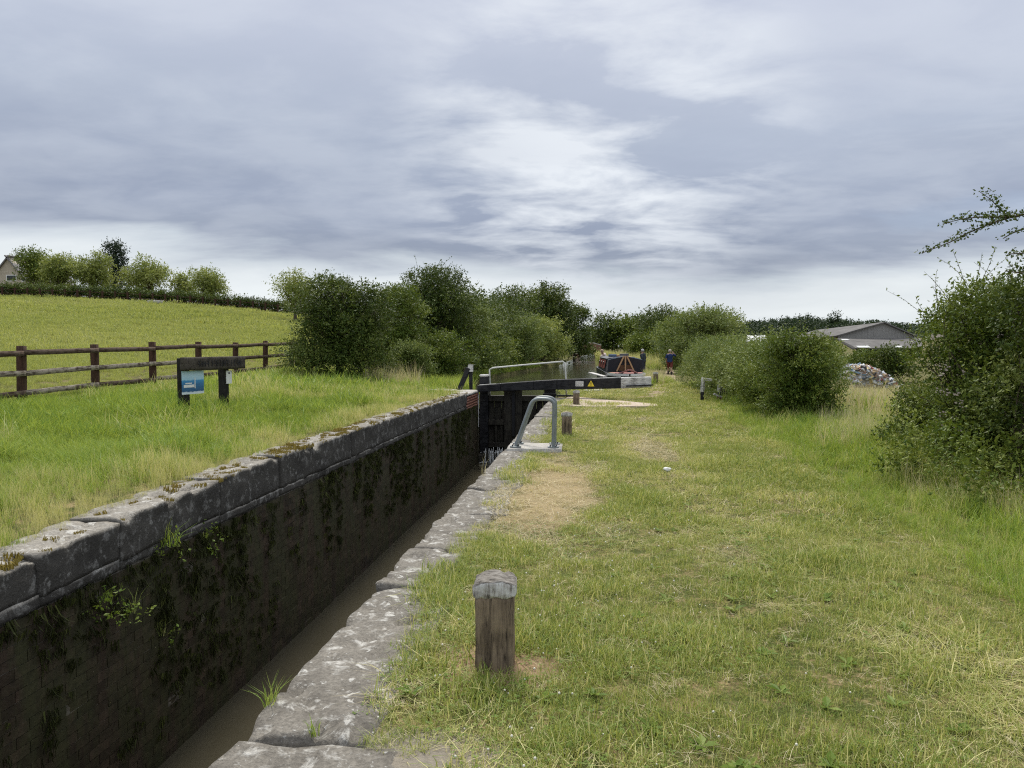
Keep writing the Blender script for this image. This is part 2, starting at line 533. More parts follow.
def wood_material(name, light, dark, grain=(1, 1, 14), worn=None, wornf=0.0, rough=0.85):
    """Weathered timber; the grain runs along the stretched object axis."""
    m, S = new_mat(name)
    t = S.n('ShaderNodeTexCoord')
    ob = (t, 'Object')
    sc = tuple(40 / x for x in grain)
    n_g = S.noise(S.mapping(ob, sc), 1.0, 6, 0.65, 0.3)
    n_b = S.noise(ob, 5.0, 5, 0.6)
    n_s = S.noise(S.mapping(ob, tuple(110 / x for x in grain)), 1.0, 4, 0.7)
    c = S.ramp(S.math('ADD', S.math('MULTIPLY', n_g, 0.65), S.math('MULTIPLY', n_b, 0.35)), [(0.3, dark), (0.55, light), (0.78, tuple(min(1, x * 1.4) for x in light))])
    c = S.mix(S.ramp(n_s, [(0.36, 0.8), (0.48, 0.0)]), c, tuple(x * 0.25 for x in dark))
    if worn:
        wf = S.math('MULTIPLY', S.ramp(S.math('ADD', S.math('MULTIPLY', n_g, 0.5), S.math('MULTIPLY', n_b, 0.5)), [(0.44, 0.0), (0.54, 1.0)]), wornf)
        c = S.mix(wf, c, worn)
    S.out(bsdf(S, c, rough, bump(S, S.math('ADD', n_g, S.math('MULTIPLY', n_s, 0.6)), 0.6, 0.012), 0.2))
    return m


M['bollard'] = wood_material('weathered_bollard_oak', (0.205, 0.155, 0.105), (0.065, 0.050, 0.038), (1, 1, 12), (0.32, 0.25, 0.17), 0.45)
M['bollard_cap'] = wood_material('worn_white_paint', (0.30, 0.28, 0.25), (0.15, 0.13, 0.11), (1, 1, 9), (0.74, 0.73, 0.69), 0.95)
m, S = new_mat('bare_topped_white_paint')
t = S.n('ShaderNodeTexCoord')
g = S.n('ShaderNodeNewGeometry')
ob = (t, 'Object')
n_g = S.noise(S.mapping(ob, (60, 60, 6)), 1.0, 6, 0.65, 0.3)
n_t = S.noise(S.mapping(ob, (22, 70, 20)), 1.0, 6, 0.7, 0.4)
n_b = S.noise(ob, 16.0, 5, 0.65)
sn = S.n('ShaderNodeSeparateXYZ', {0: (g, 'Normal')})
bare = S.ramp(n_t, [(.36, (.06, .055, .048)), (.48, (.17, .155, .135)), (.70, (.32, .305, .28))])
paint = S.ramp(S.math('ADD', S.math('MULTIPLY', n_g, .6), S.math('MULTIPLY', n_b, .4)), [(.40, (.10, .09, .08)), (.47, (.36, .34, .31)), (.58, (.64, .635, .61))])
upf = S.ramp(S.math('ADD', (sn, 2), S.math('MULTIPLY', S.math('SUBTRACT', n_b, .5), .7)), [(.42, 0.0), (.60, 1.0)])
cc = S.mix(upf, paint, bare)
S.out(bsdf(S, cc, .85, bump(S, S.math('ADD', n_g, n_t), .7, .008), .2))
M['bollard_cap'] = m
M['fence_post'] = wood_material('brown_fence_post', (0.085, 0.046, 0.031), (0.030, 0.018, 0.013), (1, 1, 12))
M['fence_rail'] = wood_material('brown_fence_rail', (0.090, 0.053, 0.037), (0.032, 0.020, 0.015), (1, 14, 1), (0.30, 0.25, 0.20), 0.25)
M['fence_rail_bare'] = wood_material('bleached_fence_rail', (0.16, 0.12, 0.09), (0.05, 0.036, 0.026), (1, 14, 1), (0.40, 0.35, 0.28), 0.85)
M['black_paint'] = wood_material('black_painted_timber', (0.017, 0.017, 0.020), (0.008, 0.008, 0.009), (14, 1, 1), (0.05, 0.05, 0.052), 0.4, 0.5)
M['white_paint'] = wood_material('flaking_white_timber', (0.42, 0.41, 0.39), (0.20, 0.19, 0.18), (12, 1, 1), (0.70, 0.69, 0.67), 0.9, 0.7)
M['gate_wood'] = wood_material('wet_gate_timber', (0.040, 0.034, 0.028), (0.012, 0.011, 0.010), (1, 1, 12), (0.075, 0.072, 0.05), 0.4, 0.55)
M['sign_wood'] = wood_material('dark_sign_oak', (0.062, 0.050, 0.040), (0.024, 0.020, 0.017), (1, 12, 1), (0.14, 0.125, 0.105), 0.35)
M['sign_post'] = wood_material('black_sign_post', (0.020, 0.018, 0.017), (0.010, 0.009, 0.009), (1, 1, 12), (0.05, 0.045, 0.04), 0.4)
M['galv'] = simple('galvanised_steel', (0.23, 0.255, 0.26), 0.5, 0.25, 7, 0.5, 0.1, 0.35)
M['rail_paint'] = simple('off_white_rail_paint', (0.62, 0.62, 0.58), 0.5, 0.15, 10)
M['white'] = simple('white_paint', (0.75, 0.75, 0.73), 0.5, 0.08)
M['black'] = simple('black_iron', (0.02, 0.02, 0.022), 0.5, 0.2)
M['yellow'] = simple('warning_yellow', (0.80, 0.62, 0.05), 0.5, 0.05)


# ------------------------------------------------------------------ terrain
def smooth01(t):
    t = np.clip(t, 0, 1)
    return t * t * (3 - 2 * t)


def edge_left(y):
    return np.interp(y, [-80, 24.2, 25.5, 30, 45, 80, 160, 250, 270], [-3.85, -3.85, -4.3, -5.6, -6.5, -4.7, -4.2, -2.6, -2.2])


def edge_right(y):
    return np.interp(y, [-80, 24.2, 27, 31, 36, 62, 75, 100, 160, 250, 270], [-1.25, -1.25, -1.05, 0.6, 2.85, 2.85, 1.6, 0.3, -0.3, -1.9, -2.2])


def wob(x, y, s=1.0):
    return (np.sin(x * 1.7 / s + 1.3 * np.sin(y * 0.9 / s)) * np.sin(y * 1.3 / s + 0.7) + 0.5 * np.sin(x * 3.9 / s + 2.1) * np.sin(y * 3.1 / s + x * 1.1 / s))


XRW_ = -1.37


def tz(x, y):
    x = np.asarray(x, float); y = np.asarray(y, float)
    el_, er_ = edge_left(y), edge_right(y)
    mid = (el_ + er_) / 2
    # left side
    u = np.maximum(el_ - x, 0)
    zf = 0.33 + 0.018 * np.clip(y - 15, -15, 65)
    zc_ = np.interp(y, [-10, 4.0, 5.5, 7, 20, 24, 28, 60], [0.07, 0.10, 0.18, 0.24, 0.225, 0.12, -0.05, -0.15])
    zl = zc_ + (zf - zc_) * smooth01(u / 5.5)
    uf = np.maximum(-12.3 - x, 0)
    zl = zl + 6.4 * np.clip(y / 75, 0, 1) * (1 - np.exp(-uf / 25))
    zl = zl - 0.010 * np.clip(y - 110, 0, 500) * smooth01((y - 110) / 200)
    # right side
    zr = -0.25 * smooth01((y - 24) / 24) + 0 * x
    zr = np.where((y < 24.2) & (x < XRW_ + 0.30), zr - 0.13, zr)
    zr = zr - 0.9 * smooth01((x - 5.4) / 7)
    zr = zr + 9.0 * smooth01((y - 230) / 260) * smooth01((x - 30) / 120)
    z = np.where(x < mid, zl, zr)
    near = np.exp(-np.maximum(np.hypot(x, y) - 20, 0) / 25)
    z = z + 0.014 * wob(x, y) * near * np.where((x > el_ - 0.3) & (x < er_ + 0.3), 0.2, 1.0)
    return z


def tz1(x, y):
    return float(tz(np.array([x]), np.array([y]))[0])


ys = np.concatenate([np.arange(-60, 0, 6), np.arange(0, 14, 0.25), np.arange(14, 40, 0.5), np.arange(40, 110, 2.0), np.arange(110, 270, 8.0), np.array([270, 300, 360, 440, 560, 720, 1000, 1500, 2400, 4000, 6000])])
us = np.concatenate([[0.0], np.arange(0.15, 6, 0.25), np.arange(6, 18, 0.8), np.arange(18, 110, 4.0), np.array([110, 130, 160, 220, 320, 500, 800, 1400, 2500, 4000])])
nl, ny_ = len(us), len(ys)
XL = edge_left(ys)[:, None] - us[None, ::-1]
XR = edge_right(ys)[:, None] + us[None, :]
bed = np.where(ys < 24.2, -3.2, -1.6)
bl = edge_left(ys)[:, None]; br = edge_right(ys)[:, None]
X = np.concatenate([XL, bl, br, XR], 1)
Y = np.repeat(ys[:, None], X.shape[1], 1)
xs_shift = X.copy()
Z = tz(np.concatenate([XL - 1e-4, bl, br, XR + 1e-4], 1), Y)
Z[:, nl] = bed; Z[:, nl + 1] = bed
nxg = X.shape[1]
ii, jj = np.meshgrid(np.arange(ny_ - 1), np.arange(nxg - 1), indexing='ij')
q = np.stack([ii * nxg + jj, ii * nxg + jj + 1, (ii + 1) * nxg + jj + 1, (ii + 1) * nxg + jj], -1).reshape(-1, 4)
gme = np_mesh('ground', np.stack([X, Y, Z], -1).reshape(-1, 3), q, smooth=True)
tag(link('ground', gme, M['ground']), 'grassy ground of towpath, banks and rising field', kind='structure')

# water sheets
def strip(name, y0, y1, z, mat_, n=60, inset=0.0):
    yy = np.linspace(y0, y1, n)
    l, r = edge_left(yy) - 0.15, edge_right(yy) + 0.15
    vs = np.concatenate([np.stack([l, yy, np.full(n, z)], -1), np.stack([r, yy, np.full(n, z)], -1)])
    k = np.arange(n - 1)
    return link(name, np_mesh(name, vs, np.stack([k, n + k, n + k + 1, k + 1], -1)), mat_)


tag(strip('water', -60, 23.75, -1.97, M['water_low'], 20), 'murky brown water in the bottom of the lock chamber', kind='structure')
tag(strip('water', 23.75, 268, -0.38, M['water_up'], 160), 'still canal water above the lock gate', kind='structure')

# ------------------------------------------------------------------ lock walls
XLW, XRW = -3.60, -1.37
wall = empty('lock_wall', (XLW, 12, -2.2))
tag(wall, 'tall dark slimy brick lock wall under worn stone coping, across the water', 'wall')


def local(parent, p):
    return Vector(p) - parent.location


g_ = Geo()
g_.box(XLW - 0.30, XLW - 0.0065, -20, 23.2, -2.6, -0.16)
g_.obj('wall_core', M['mortar'], wall).location = -wall.location
# bricks
brick_meshes = []
for k in range(8):
    me = block_mesh('brick', 0.052, 0.2195, 0.0702, 2, 3, 2, amp=0.0015, rnd=0.0012, seed=k + 1, freq=14)
    me.polygons.foreach_set('use_smooth', [False] * len(me.polygons))
    me.materials.append(M['brick'])
    brick_meshes.append(me)
cells = []
zrow = -2.28
row = 0
while zrow < -0.20:
    y = 1.4 + (0.1125 if row % 2 else 0)
    while y < 23.1:
        cells.append((y, zrow, row))
        y += 0.225
    zrow += 0.0745
    row += 1
cells = [c_ for c_ in cells if c_[1] + 0.064 < -0.155]
def cell_px(c_):
    d = c_[0] * 0.9938 + 3.6 * 0.111
    px_, py_ = 598 - 3.6 * 769 / d, 348 + (1.5 - c_[1]) * 769 / d
    return (0 if (px_ > -5 and py_ < 775) else 1, c_[0])
cells.sort(key=cell_px)
rest_v, rest_f, rest_a = [], [], []
for i, (y, z, r_) in enumerate(cells):
    me = brick_meshes[random.randrange(8)]
    p = Vector((XLW - 0.026 + random.uniform(-0.0018, 0.0018) + (-0.005 if random.random() < 0.04 else 0), y, z))
    if i < 300:
        o = bpy.data.objects.new('brick', me)
        o.location = p - wall.location
        o.rotation_euler = (random.uniform(-.012, .012), 0, random.uniform(-.02, .02))
        o.parent = wall
        COL.objects.link(o)
    else:
        b = len(rest_v)
        x0, x1 = p.x - .026, p.x + .026
        y0, y1 = p.y - .109 + random.uniform(-.003, .003), p.y + .109
        z0, z1 = p.z + random.uniform(-.0005, .001), p.z + 0.0702
        rest_v += [(x0, y0, z0), (x1, y0, z0), (x1, y1, z0), (x0, y1, z0), (x0, y0, z1), (x1, y0, z1), (x1, y1, z1), (x0, y1, z1)]
        rest_f += [(b, b + 3, b + 2, b + 1), (b + 4, b + 5, b + 6, b + 7), (b, b + 1, b + 5, b + 4), (b + 1, b + 2, b + 6, b + 5), (b + 2, b + 3, b + 7, b + 6)]
        rest_a += [random.random()] * 5
o = link('brick_courses', np_mesh('brick_courses', rest_v, np.array(rest_f), rest_a), M['brick'], wall)
o.location = -wall.location
o['kind'] = 'stuff'

def chip(me, seed, L, H):
    """Knock flakes off the arrises and roll the top a little."""
    o_ = Vector((seed * 1.7, seed * .9, 0))
    for v in me.vertices:
        c_ = mnoise.noise(v.co * 7 + o_) + .5 * mnoise.noise(v.co * 17 + o_)
        edge = max(0.0, 1 - (H - v.co.z) / .10)
        if c_ > .12 and edge > 0:
            v.co.z -= min(.05, (c_ - .12) * .09) * edge
            v.co.x -= min(.04, (c_ - .12) * .07) * edge * (1 if v.co.x > 0 else -1)
        c2_ = mnoise.noise(Vector((0, v.co.y * 2.2, v.co.z * 6)) + o_)
        if v.co.x > 0: v.co.x += .008 * c2_


# left coping stones
joints = [1.6, 3.1, 4.55, 5.40, 6.95, 8.35, 9.35, 10.9, 12.6, 14.3, 16.0, 17.7, 19.4, 20.9]
tops = [0.10, 0.135, 0.175, 0.225, 0.265, 0.285, 0.275, 0.282, 0.278, 0.275, 0.27, 0.262, 0.255]
for i in range(len(joints) - 1):
    y0, y1 = joints[i] + 0.002, joints[i + 1] - 0.002
    L, H = y1 - y0, tops[i] + 0.105
    dpt = 0.36 + random.uniform(-.06, .08)
    me = block_mesh('coping_stone', dpt, L, H, 8, int(L / 0.045), 9, amp=0.016, rnd=0.010, seed=20 + i, freq=3.8, zamp=1.0)
    chip(me, 40 + i, L, H)
    me.materials.append(M['stone_wet'])
    o = link('coping_stone', me, None, wall)
    o.location = Vector((XLW + 0.012 - dpt / 2 + random.uniform(-.006, .006), (y0 + y1) / 2, -0.105)) - wall.location
    o.rotation_euler = (math.atan2(tops[min(i + 1, 12)] - tops[max(i - 1, 0)], 2 * L) * .6, random.uniform(-.012, .012), random.uniform(-.004, .004))
    # the projecting stone ledge beneath
    me = block_mesh('ledge_stone', 0.36, L, 0.085, 3, int(L / 0.06) + 1, 3, amp=0.010, rnd=0.006, seed=60 + i, freq=6)
    me.materials.append(M['stone_wet'])
    o = link('ledge_stone', me, None, wall)
    o.location = Vector((XLW + 0.006 - 0.18 + random.uniform(-.005, .004), (y0 + y1) / 2, -0.185)) - wall.location
# red brick quoin near the gate with a pale slab on top
for r_ in range(6):
    y = 20.95 + (0.11 if r_ % 2 else 0)
    while y < 22.95:
        me = block_mesh('red_brick', 0.10, 0.212, 0.064, 1, 2, 1, amp=0.004, rnd=0.006, seed=int(y * 37) + r_, freq=12)
        me.materials.append(M['brick_red'])
        o = link('red_brick', me, None, wall)
        o.location = Vector((XLW - 0.05 + random.uniform(-.004, .008), y + 0.106, -0.30 + r_ * 0.0745)) - wall.location
        y += 0.225
for k in range(2):
    me = block_mesh('coping_slab', 0.62, 1.08, 0.08, 5, 8, 2, amp=0.012, rnd=0.02, seed=90 + k, freq=4)
    me.materials.append(M['concrete'])
    o = link('coping_slab', me, None, wall)
    o.location = Vector((XLW - 0.30, 21.5 + 1.09 * k, 0.152)) - wall.location
g_ = Geo().box(XLW - 0.09, XLW + 0.012, 23.0, 23.06, -0.9, 0.20)
g_.obj('edge_strip', M['white'], wall, bevel=0.004).location = -wall.location

# right wall and its coping
wall2 = empty('lock_wall', (XRW, 12, -2.2))
tag(wall2, 'near side lock wall seen only as a lichen spotted stone coping beside the towpath', 'wall')
g_ = Geo()
g_.box(XRW + 0.03, XRW + 0.42, -20, 24.3, -2.6, -0.27)
g_.obj('wall_core', M['brick'], wall2).location = -wall2.location
jr = [-1.2, 0.6, 1.6, 2.74, 4.62, 5.55, 6.75, 8.02, 9.05, 10.15, 11.05, 12.3, 13.6, 15.0, 16.6, 18.1, 19.7, 21.4, 23.0]
for i in range(len(jr) - 1):
    y0, y1 = jr[i] + random.uniform(.004, .015), jr[i + 1] - random.uniform(.004, .015)
    L = y1 - y0
    dpt = 0.47 + random.uniform(-.05, .05) + (0.30 if i < 3 else 0) + (0.10 if i in (6, 7) else 0)
    me = block_mesh('coping_stone', dpt, L, 0.31, 10, int(L / 0.04), 5, amp=0.026, rnd=0.022, seed=120 + i, freq=3.4, zamp=0.45)
    chip(me, 80 + i, L, .31)
    me.materials.append(M['stone'])
    o = link('coping_stone', me, None, wall2)
    o.location = Vector((XRW + dpt / 2 + random.uniform(-.018, .018), (y0 + y1) / 2, -0.293 + random.uniform(-.008, .012))) - wall2.location
    o.rotation_euler = (random.uniform(-.006, .006), random.uniform(-.012, .012), random.uniform(-.006, .006))

# ------------------------------------------------------------------ lock gate
GY = 23.42
gate = empty('lock_gate', (-2.45, GY, -2.2))
tag(gate, 'black timber lock gate with long balance beam and pale handrail, closing the chamber', 'lock gate')


def gpart(name, g, mats, parent=None, bevel=0.012, smooth=False):
    o = g.obj(name, mats, parent or gate, bevel=bevel, smooth=smooth)
    if parent is None:
        o.location = -gate.location
    return o


gpart('mitre_post', Geo().box(-3.60, -3.34, GY - .16, GY + .14, -2.4, 0.62), M['black_paint'])
gpart('post_cap', Geo().box(-3.615, -3.325, GY - .175, GY + .155, 0.622, 0.69), M['white_paint'], bevel=0.03)
gpart('heel_post', Geo().box(-1.62, -1.28, GY - .14, GY + .20, -2.4, 0.27), M['black_paint'])
for z0, z1 in ((-0.13, 0.05), (-0.86, -0.70), (-1.55, -1.40)):
    gpart('gate_rail', Geo().box(-3.338, -1.622, GY - .12, GY + .03, z0, z1), M['gate_wood'])
gpart('paddle_board', Geo().box(-2.84, -2.29, GY - .20, GY - .125, -1.62, 0.26), M['gate_wood'])
gpart('paddle_rod', Geo().box(-2.60, -2.50, GY - .26, GY - .202, -1.2, 0.9 - 0.45), M['black'])
xk = -3.60
while xk < -1.42:
    w_ = random.uniform(.19, .24)
    gpart('gate_plank', Geo().box(xk, min(xk + w_, -1.29) - .012, GY + .035 + random.uniform(0, .012), GY + .10, -2.4, -0.06 + random.uniform(-.015, .01)), M['gate_wood'], bevel=0.006)
    xk += w_
gpart('cill', Geo().box(-3.60, -1.40, GY - .55, GY - .17, -2.5, -1.72), M['gate_wood'], bevel=0.03)
# lower stiles seen against the dark
for x_ in (-3.15, -2.98, -2.15, -1.95):
    gpart('stile', Geo().box(x_, x_ + .09, GY - .09, GY - .005, -1.39, -0.87), M['gate_wood'])
# balance beam: tapered timber, thin over the mitre post, heavy over the bank
bm_pts = [(-3.62, 0.27, 0.20), (-2.9, 0.325, 0.23), (-1.9, 0.385, 0.27), (-1.2, 0.42, 0.30), (0.66, 0.485, 0.315)]
g_ = Geo()
for (xa, za, ha), (xb, zb, hb) in zip(bm_pts[:-1], bm_pts[1:]):
    vs = []
    for x_, z_, h_ in ((xa, za, ha), (xb, zb, hb)):
        yb = GY - .38 - 0.10 * (x_ + 3.6)
        for i, j in ((-1, -1), (1, -1), (1, 1), (-1, 1)):
            vs.append((x_, yb + i * .14, z_ + j * h_ / 2))
    g_.add(vs, [(0, 1, 2, 3)[::-1], (4, 5, 6, 7), (0, 1, 5, 4), (1, 2, 6, 5), (2, 3, 7, 6), (3, 0, 4, 7)])
beam = gpart('balance_beam', g_, M['black_paint'], bevel=0.015)
yb = GY - .38 - 0.10 * 4.8
vs = []
for x_, z_, h_, w_, dy_ in ((0.662, 0.485, 0.325, .145, 0.05), (1.53, 0.525, 0.30, .13, -0.04)):
    for i, j in ((-1, -1), (1, -1), (1, 1), (-1, 1)):
        vs.append((x_, yb + dy_ + i * w_, z_ + j * h_ / 2 + (0.09 if j < 0 and x_ > 1 and False else 0)))
g_ = Geo().add(vs, [(0, 1, 2, 3)[::-1], (4, 5, 6, 7), (0, 1, 5, 4), (1, 2, 6, 5), (2, 3, 7, 6), (3, 0, 4, 7)])
gpart('beam_end', g_, M['white_paint'], bevel=0.02)
gpart('beam_split_shade', Geo().bar((0.80, yb - .155, 0.40), (1.58, yb - .185, 0.44), .03, .035), M['black'], bevel=0)  # black bar along the split: its shadowy gap put in as colour
gpart('beam_top_edge', Geo().bar((-3.55, GY - .40, 0.385), (0.66, GY - .81, 0.655), .16, .016), M['rail_paint'], bevel=0)
# hand rail on the gate top
hp = [(-3.30, GY, 0.05), (-3.30, GY, 0.40), (-3.31, GY, 0.84), (-3.22, GY, 0.89), (-2.2, GY, 0.985), (-1.06, GY, 1.09), (-1.0, GY, 1.02), (-0.96, GY, 0.50), (-0.95, GY, 0.0)]
gpart('handrail', Geo().tube(hp, 0.026, 8), M['rail_paint'], bevel=0, smooth=True)
# plates on the beam
bx_, bz_ = -0.48, 0.445
pl = Geo().box(-.115, .115, -.006, .006, -.075, .075).obj('notice_plate', M['white'], gate)
pl.location = Vector((-0.535, GY - .38 - 0.10 * 3.06 - .152, 0.455)) - gate.location
pl.rotation_euler = (0, 0, R(-5.7))
g_ = Geo()
for r_ in range(4):
    xx = -.10
    while xx < .085:
        w_ = random.uniform(.02, .05)
        g_.box(xx, min(xx + w_, .10), -.009, -.0065, .045 - r_ * .032, .058 - r_ * .032)
        xx += w_ + .014
g_.obj('lettering', M['black'], pl)
tr = Geo().add([(-.10, -.008, -.075), (.10, -.008, -.075), (0, -.008, .10), (-.10, .004, -.075), (.10, .004, -.075), (0, .004, .10)], [(0, 1, 2), (5, 4, 3), (0, 3, 4, 1), (1, 4, 5, 2), (2, 5, 3, 0)]).obj('warning_triangle', M['yellow'], gate)
tr.location = Vector((-0.20, GY - .38 - 0.10 * 3.4 - .150, 0.455)) - gate.location
tr.rotation_euler = (0, 0, R(-5.7))
Geo().box(-.012, .012, -.012, -.009, -.02, .045).box(-.012, .012, -.012, -.009, -.05, -.03).obj('warning_mark', M['black'], tr)
gpart('collar_strap', Geo().box(-1.66, -1.24, GY - .17, GY - .145, 0.05, 0.13).box(-1.24, -0.55, GY - .05, GY + .03, 0.02, 0.08), M['black'])

# water leaking through the gate
sp = []
for k in range(26):
    x0 = random.uniform(-3.42, -2.75)
    y0 = GY - .56 - random.uniform(0, .06)
    z0 = -1.60 + random.uniform(-.15, .12)
    pts = [(x0, y0 + .05, z0), (x0 + random.uniform(-.03, .03), y0, z0 - .2), (x0 + random.uniform(-.04, .04), y0 - .04, -1.97)]
    sp.append(pts)
g_ = Geo()
for pts in sp:
    g_.tube(smooth_path(pts, 3), random.uniform(.005, .014), 5)
for k in range(60):
    p = (random.uniform(-3.5, -2.6), GY - random.uniform(.5, .8), random.choice([-1.66, -1.96, -1.96]) + random.uniform(0, .05))
    g_.tube([p, (p[0] + random.uniform(-.05, .05), p[1] - .02, p[2] + .012)], random.uniform(.006, .018), 5)
m, S = new_mat('white_water')
S.out(S.n('ShaderNodeMixShader', {0: 0.25, 1: bsdf(S, (0.85, 0.87, 0.87), 0.3), 2: S.n('ShaderNodeBsdfTransparent')}))
tag(g_.obj('water_spray', m, smooth=True), 'white water leaking in threads through the lock gate', 'leaking water', kind='stuff')

# paddle gear post left of the gate
pg = empty('paddle_post', (-3.95, 23.75, 0.08))
tag(pg, 'black upright with leaning brace and white plate at left end of the lock gate', 'post')
Geo().box(-.05, .05, -.05, .05, -.1, .86).obj('upright', M['black_paint'], pg, bevel=.008)
Geo().bar((-.42, -.02, -.02), (-.06, -.06, .80), .12, .14).obj('brace', M['black_paint'], pg, bevel=.01)
Geo().box(-.075, .085, -.11, -.052, .68, .90).obj('white_plate', M['white_paint'], pg, bevel=.006)

# ------------------------------------------------------------------ paths and pads by the lock
def patch_sheet(name, pts, z_off, mat_, label, thick=0.0):
    vs = [(x, y, tz1(x, y) + z_off) for x, y in pts]
    n = len(vs)
    top = Geo()
    base_ = [(x, y, z - 0.12) for x, y, z in vs]
    top.add(vs + base_, [tuple(range(n))] + [(i, n + i, n + (i + 1) % n, (i + 1) % n) for i in range(n)])
    return tag(top.obj(name, mat_), label, kind='structure')


m, S = new_mat('walked_brick_paving')
g = S.n('ShaderNodeNewGeometry')
bt = S.n('ShaderNodeTexBrick', {'Vector': (g, 'Position'), 'Color1': (0.40, 0.30, 0.24, 1), 'Color2': (0.50, 0.42, 0.34, 1), 'Mortar': (0.30, 0.25, 0.20, 1), 'Scale': 1.0, 'Brick Width': 0.22, 'Row Height': 0.11, 'Mortar Size': 0.012})
nz = S.noise((g, 'Position'), 5, 5, 0.6)
S.out(bsdf(S, S.mix(S.ramp(nz, [(0.45, 0.0), (0.65, 0.75)]), bt, (0.50, 0.44, 0.34)), 0.9, bump(S, bt, 0.3, 0.01)))
M['paving'] = m
def ground_px(a, b):
    p = at(a, b, 1153.5 / (b - 348)); return (p.x, p.y)


def resample(pts, n):
    P_ = np.array(pts); L_ = np.concatenate([[0], np.cumsum(np.hypot(*np.diff(P_, axis=0).T))])
    t = np.linspace(0, L_[-1], n)
    return list(zip(np.interp(t, L_, P_[:, 0]), np.interp(t, L_, P_[:, 1])))


arc = resample([ground_px(*p) for p in ((550, 398.5), (575, 397.5), (600, 399.5), (625, 402), (645, 404.2), (657, 406))], 24)
arc2 = resample([ground_px(*p) for p in ((546, 406), (575, 406.5), (600, 407), (625, 407.5), (645, 407.6), (658, 407.2))], 24)
vs = [(x, y, tz1(x, y) + .03) for x, y in arc] + [(x, y, tz1(x, y) + .03) for x, y in arc2]
vs += [(x, y, z - .12) for x, y, z in vs[24:]]
fs = [(24 + i, 25 + i, i + 1, i) for i in range(23)] + [(48 + i, 49 + i, 25 + i, 24 + i) for i in range(23)]
tag(Geo().add(vs, fs).obj('brick_path', M['paving']), 'pale curved brick path round the end of the balance beam', kind='structure')
arc2 = arc2[::-1]
p0 = [at(a, b, 1153.5 / (b - 348)) for a, b in ((583, 391.5), (604, 390.5), (602, 388.5), (585, 389))]
patch_sheet('concrete_strip', [(p.x, p.y) for p in p0], 0.03, M['concrete'], 'pale concrete strip beyond the balance beam')
pad = block_mesh('concrete_pad', .80, .70, .16, 10, 9, 2, amp=.006, rnd=.012, seed=77, freq=5)
pad.materials.append(M['concrete'])
tag(link('concrete_pad', pad, None, None, (-.925, 11.40, -.118), (0, 0, R(1.5))), 'pale concrete pad under the ladder rails', kind='structure')
patch_sheet('bank_paving', [(-5.2, 22.6), (-3.95, 22.3), (-3.92, 24.1), (-4.3, 25.2), (-5.0, 24.6)], 0.05, M['concrete'], 'pale worn paving at left end of the gate')

# worn towpath dirt further on
m, S = new_mat('trodden_earth')
g = S.n('ShaderNodeNewGeometry')
nz = S.noise((g, 'Position'), 3, 6, 0.65)
S.out(bsdf(S, S.ramp(nz, [(0.3, (0.20, 0.15, 0.10)), (0.7, (0.36, 0.29, 0.20))]), 0.95, bump(S, nz, 0.5, 0.03), 0.1))
M['earth'] = m
pts_l, pts_r = [], []
for d_, pc, w_ in ((23, 648, .30), (26, 655, .35), (30, 660, .30), (36, 665, .38), (44, 669, .36), (55, 671, .32), (70, 668, .3)):
    X_, Y_ = xy(pc, d_)
    pts_l.append((X_ - w_ * random.uniform(.8, 1.1), Y_)); pts_r.append((X_ + w_ * random.uniform(.8, 1.1), Y_))
n_ = len(pts_l)
g_ = Geo()
g_.add([(x, y, tz1(x, y) + 0.012) for x, y in pts_l + pts_r], [(i, n_ + i, n_ + i + 1, i + 1) for i in range(n_ - 1)])
tag(g_.obj('footpath', M['earth']), 'narrow trodden earth footpath beside the moored boat', kind='structure')

# ------------------------------------------------------------------ ladder hoops
for k in range(2):
    y_ = 11.2 + 0.40 * k
    pts = [(-1.20, y_, 0.03), (-1.175, y_, 0.12), (-1.02, y_, 0.56), (-0.96, y_, 0.70), (-0.90, y_, 0.745), (-0.82, y_, 0.755), (-0.72, y_, 0.75), (-0.66, y_, 0.72), (-0.635, y_, 0.65), (-0.64, y_, 0.40), (-0.645, y_, 0.03)]
    root = empty('ladder_rail', (-0.92, y_, 0.036))
    tag(root, ['bent galvanised ladder rail on concrete pad, nearer hoop of the pair', 'bent galvanised ladder rail on concrete pad, hoop closer to the lock gate'][k], 'ladder rail', 'steel ladder rails at the lock edge')
    t = Geo().tube(smooth_path([Vector(p) - root.location for p in pts], 5), 0.027, 10)
    t.obj('hoop', M['galv'], root, smooth=True)
    for x_ in (-1.20, -0.645):
        f = Geo()
        f.tube([(x_ + .92, 0, .008), (x_ + .92, 0, .026)], .085, 12)
        fl = f.obj('flange', M['galv'], root)
        for a_ in range(4):
            aa = math.pi / 4 + a_ * math.pi / 2
            Geo().tube([(x_ + .92 + .06 * math.cos(aa), .06 * math.sin(aa), .02), (x_ + .92 + .06 * math.cos(aa), .06 * math.sin(aa), .042)], .011, 6).obj('bolt', M['black'], fl)

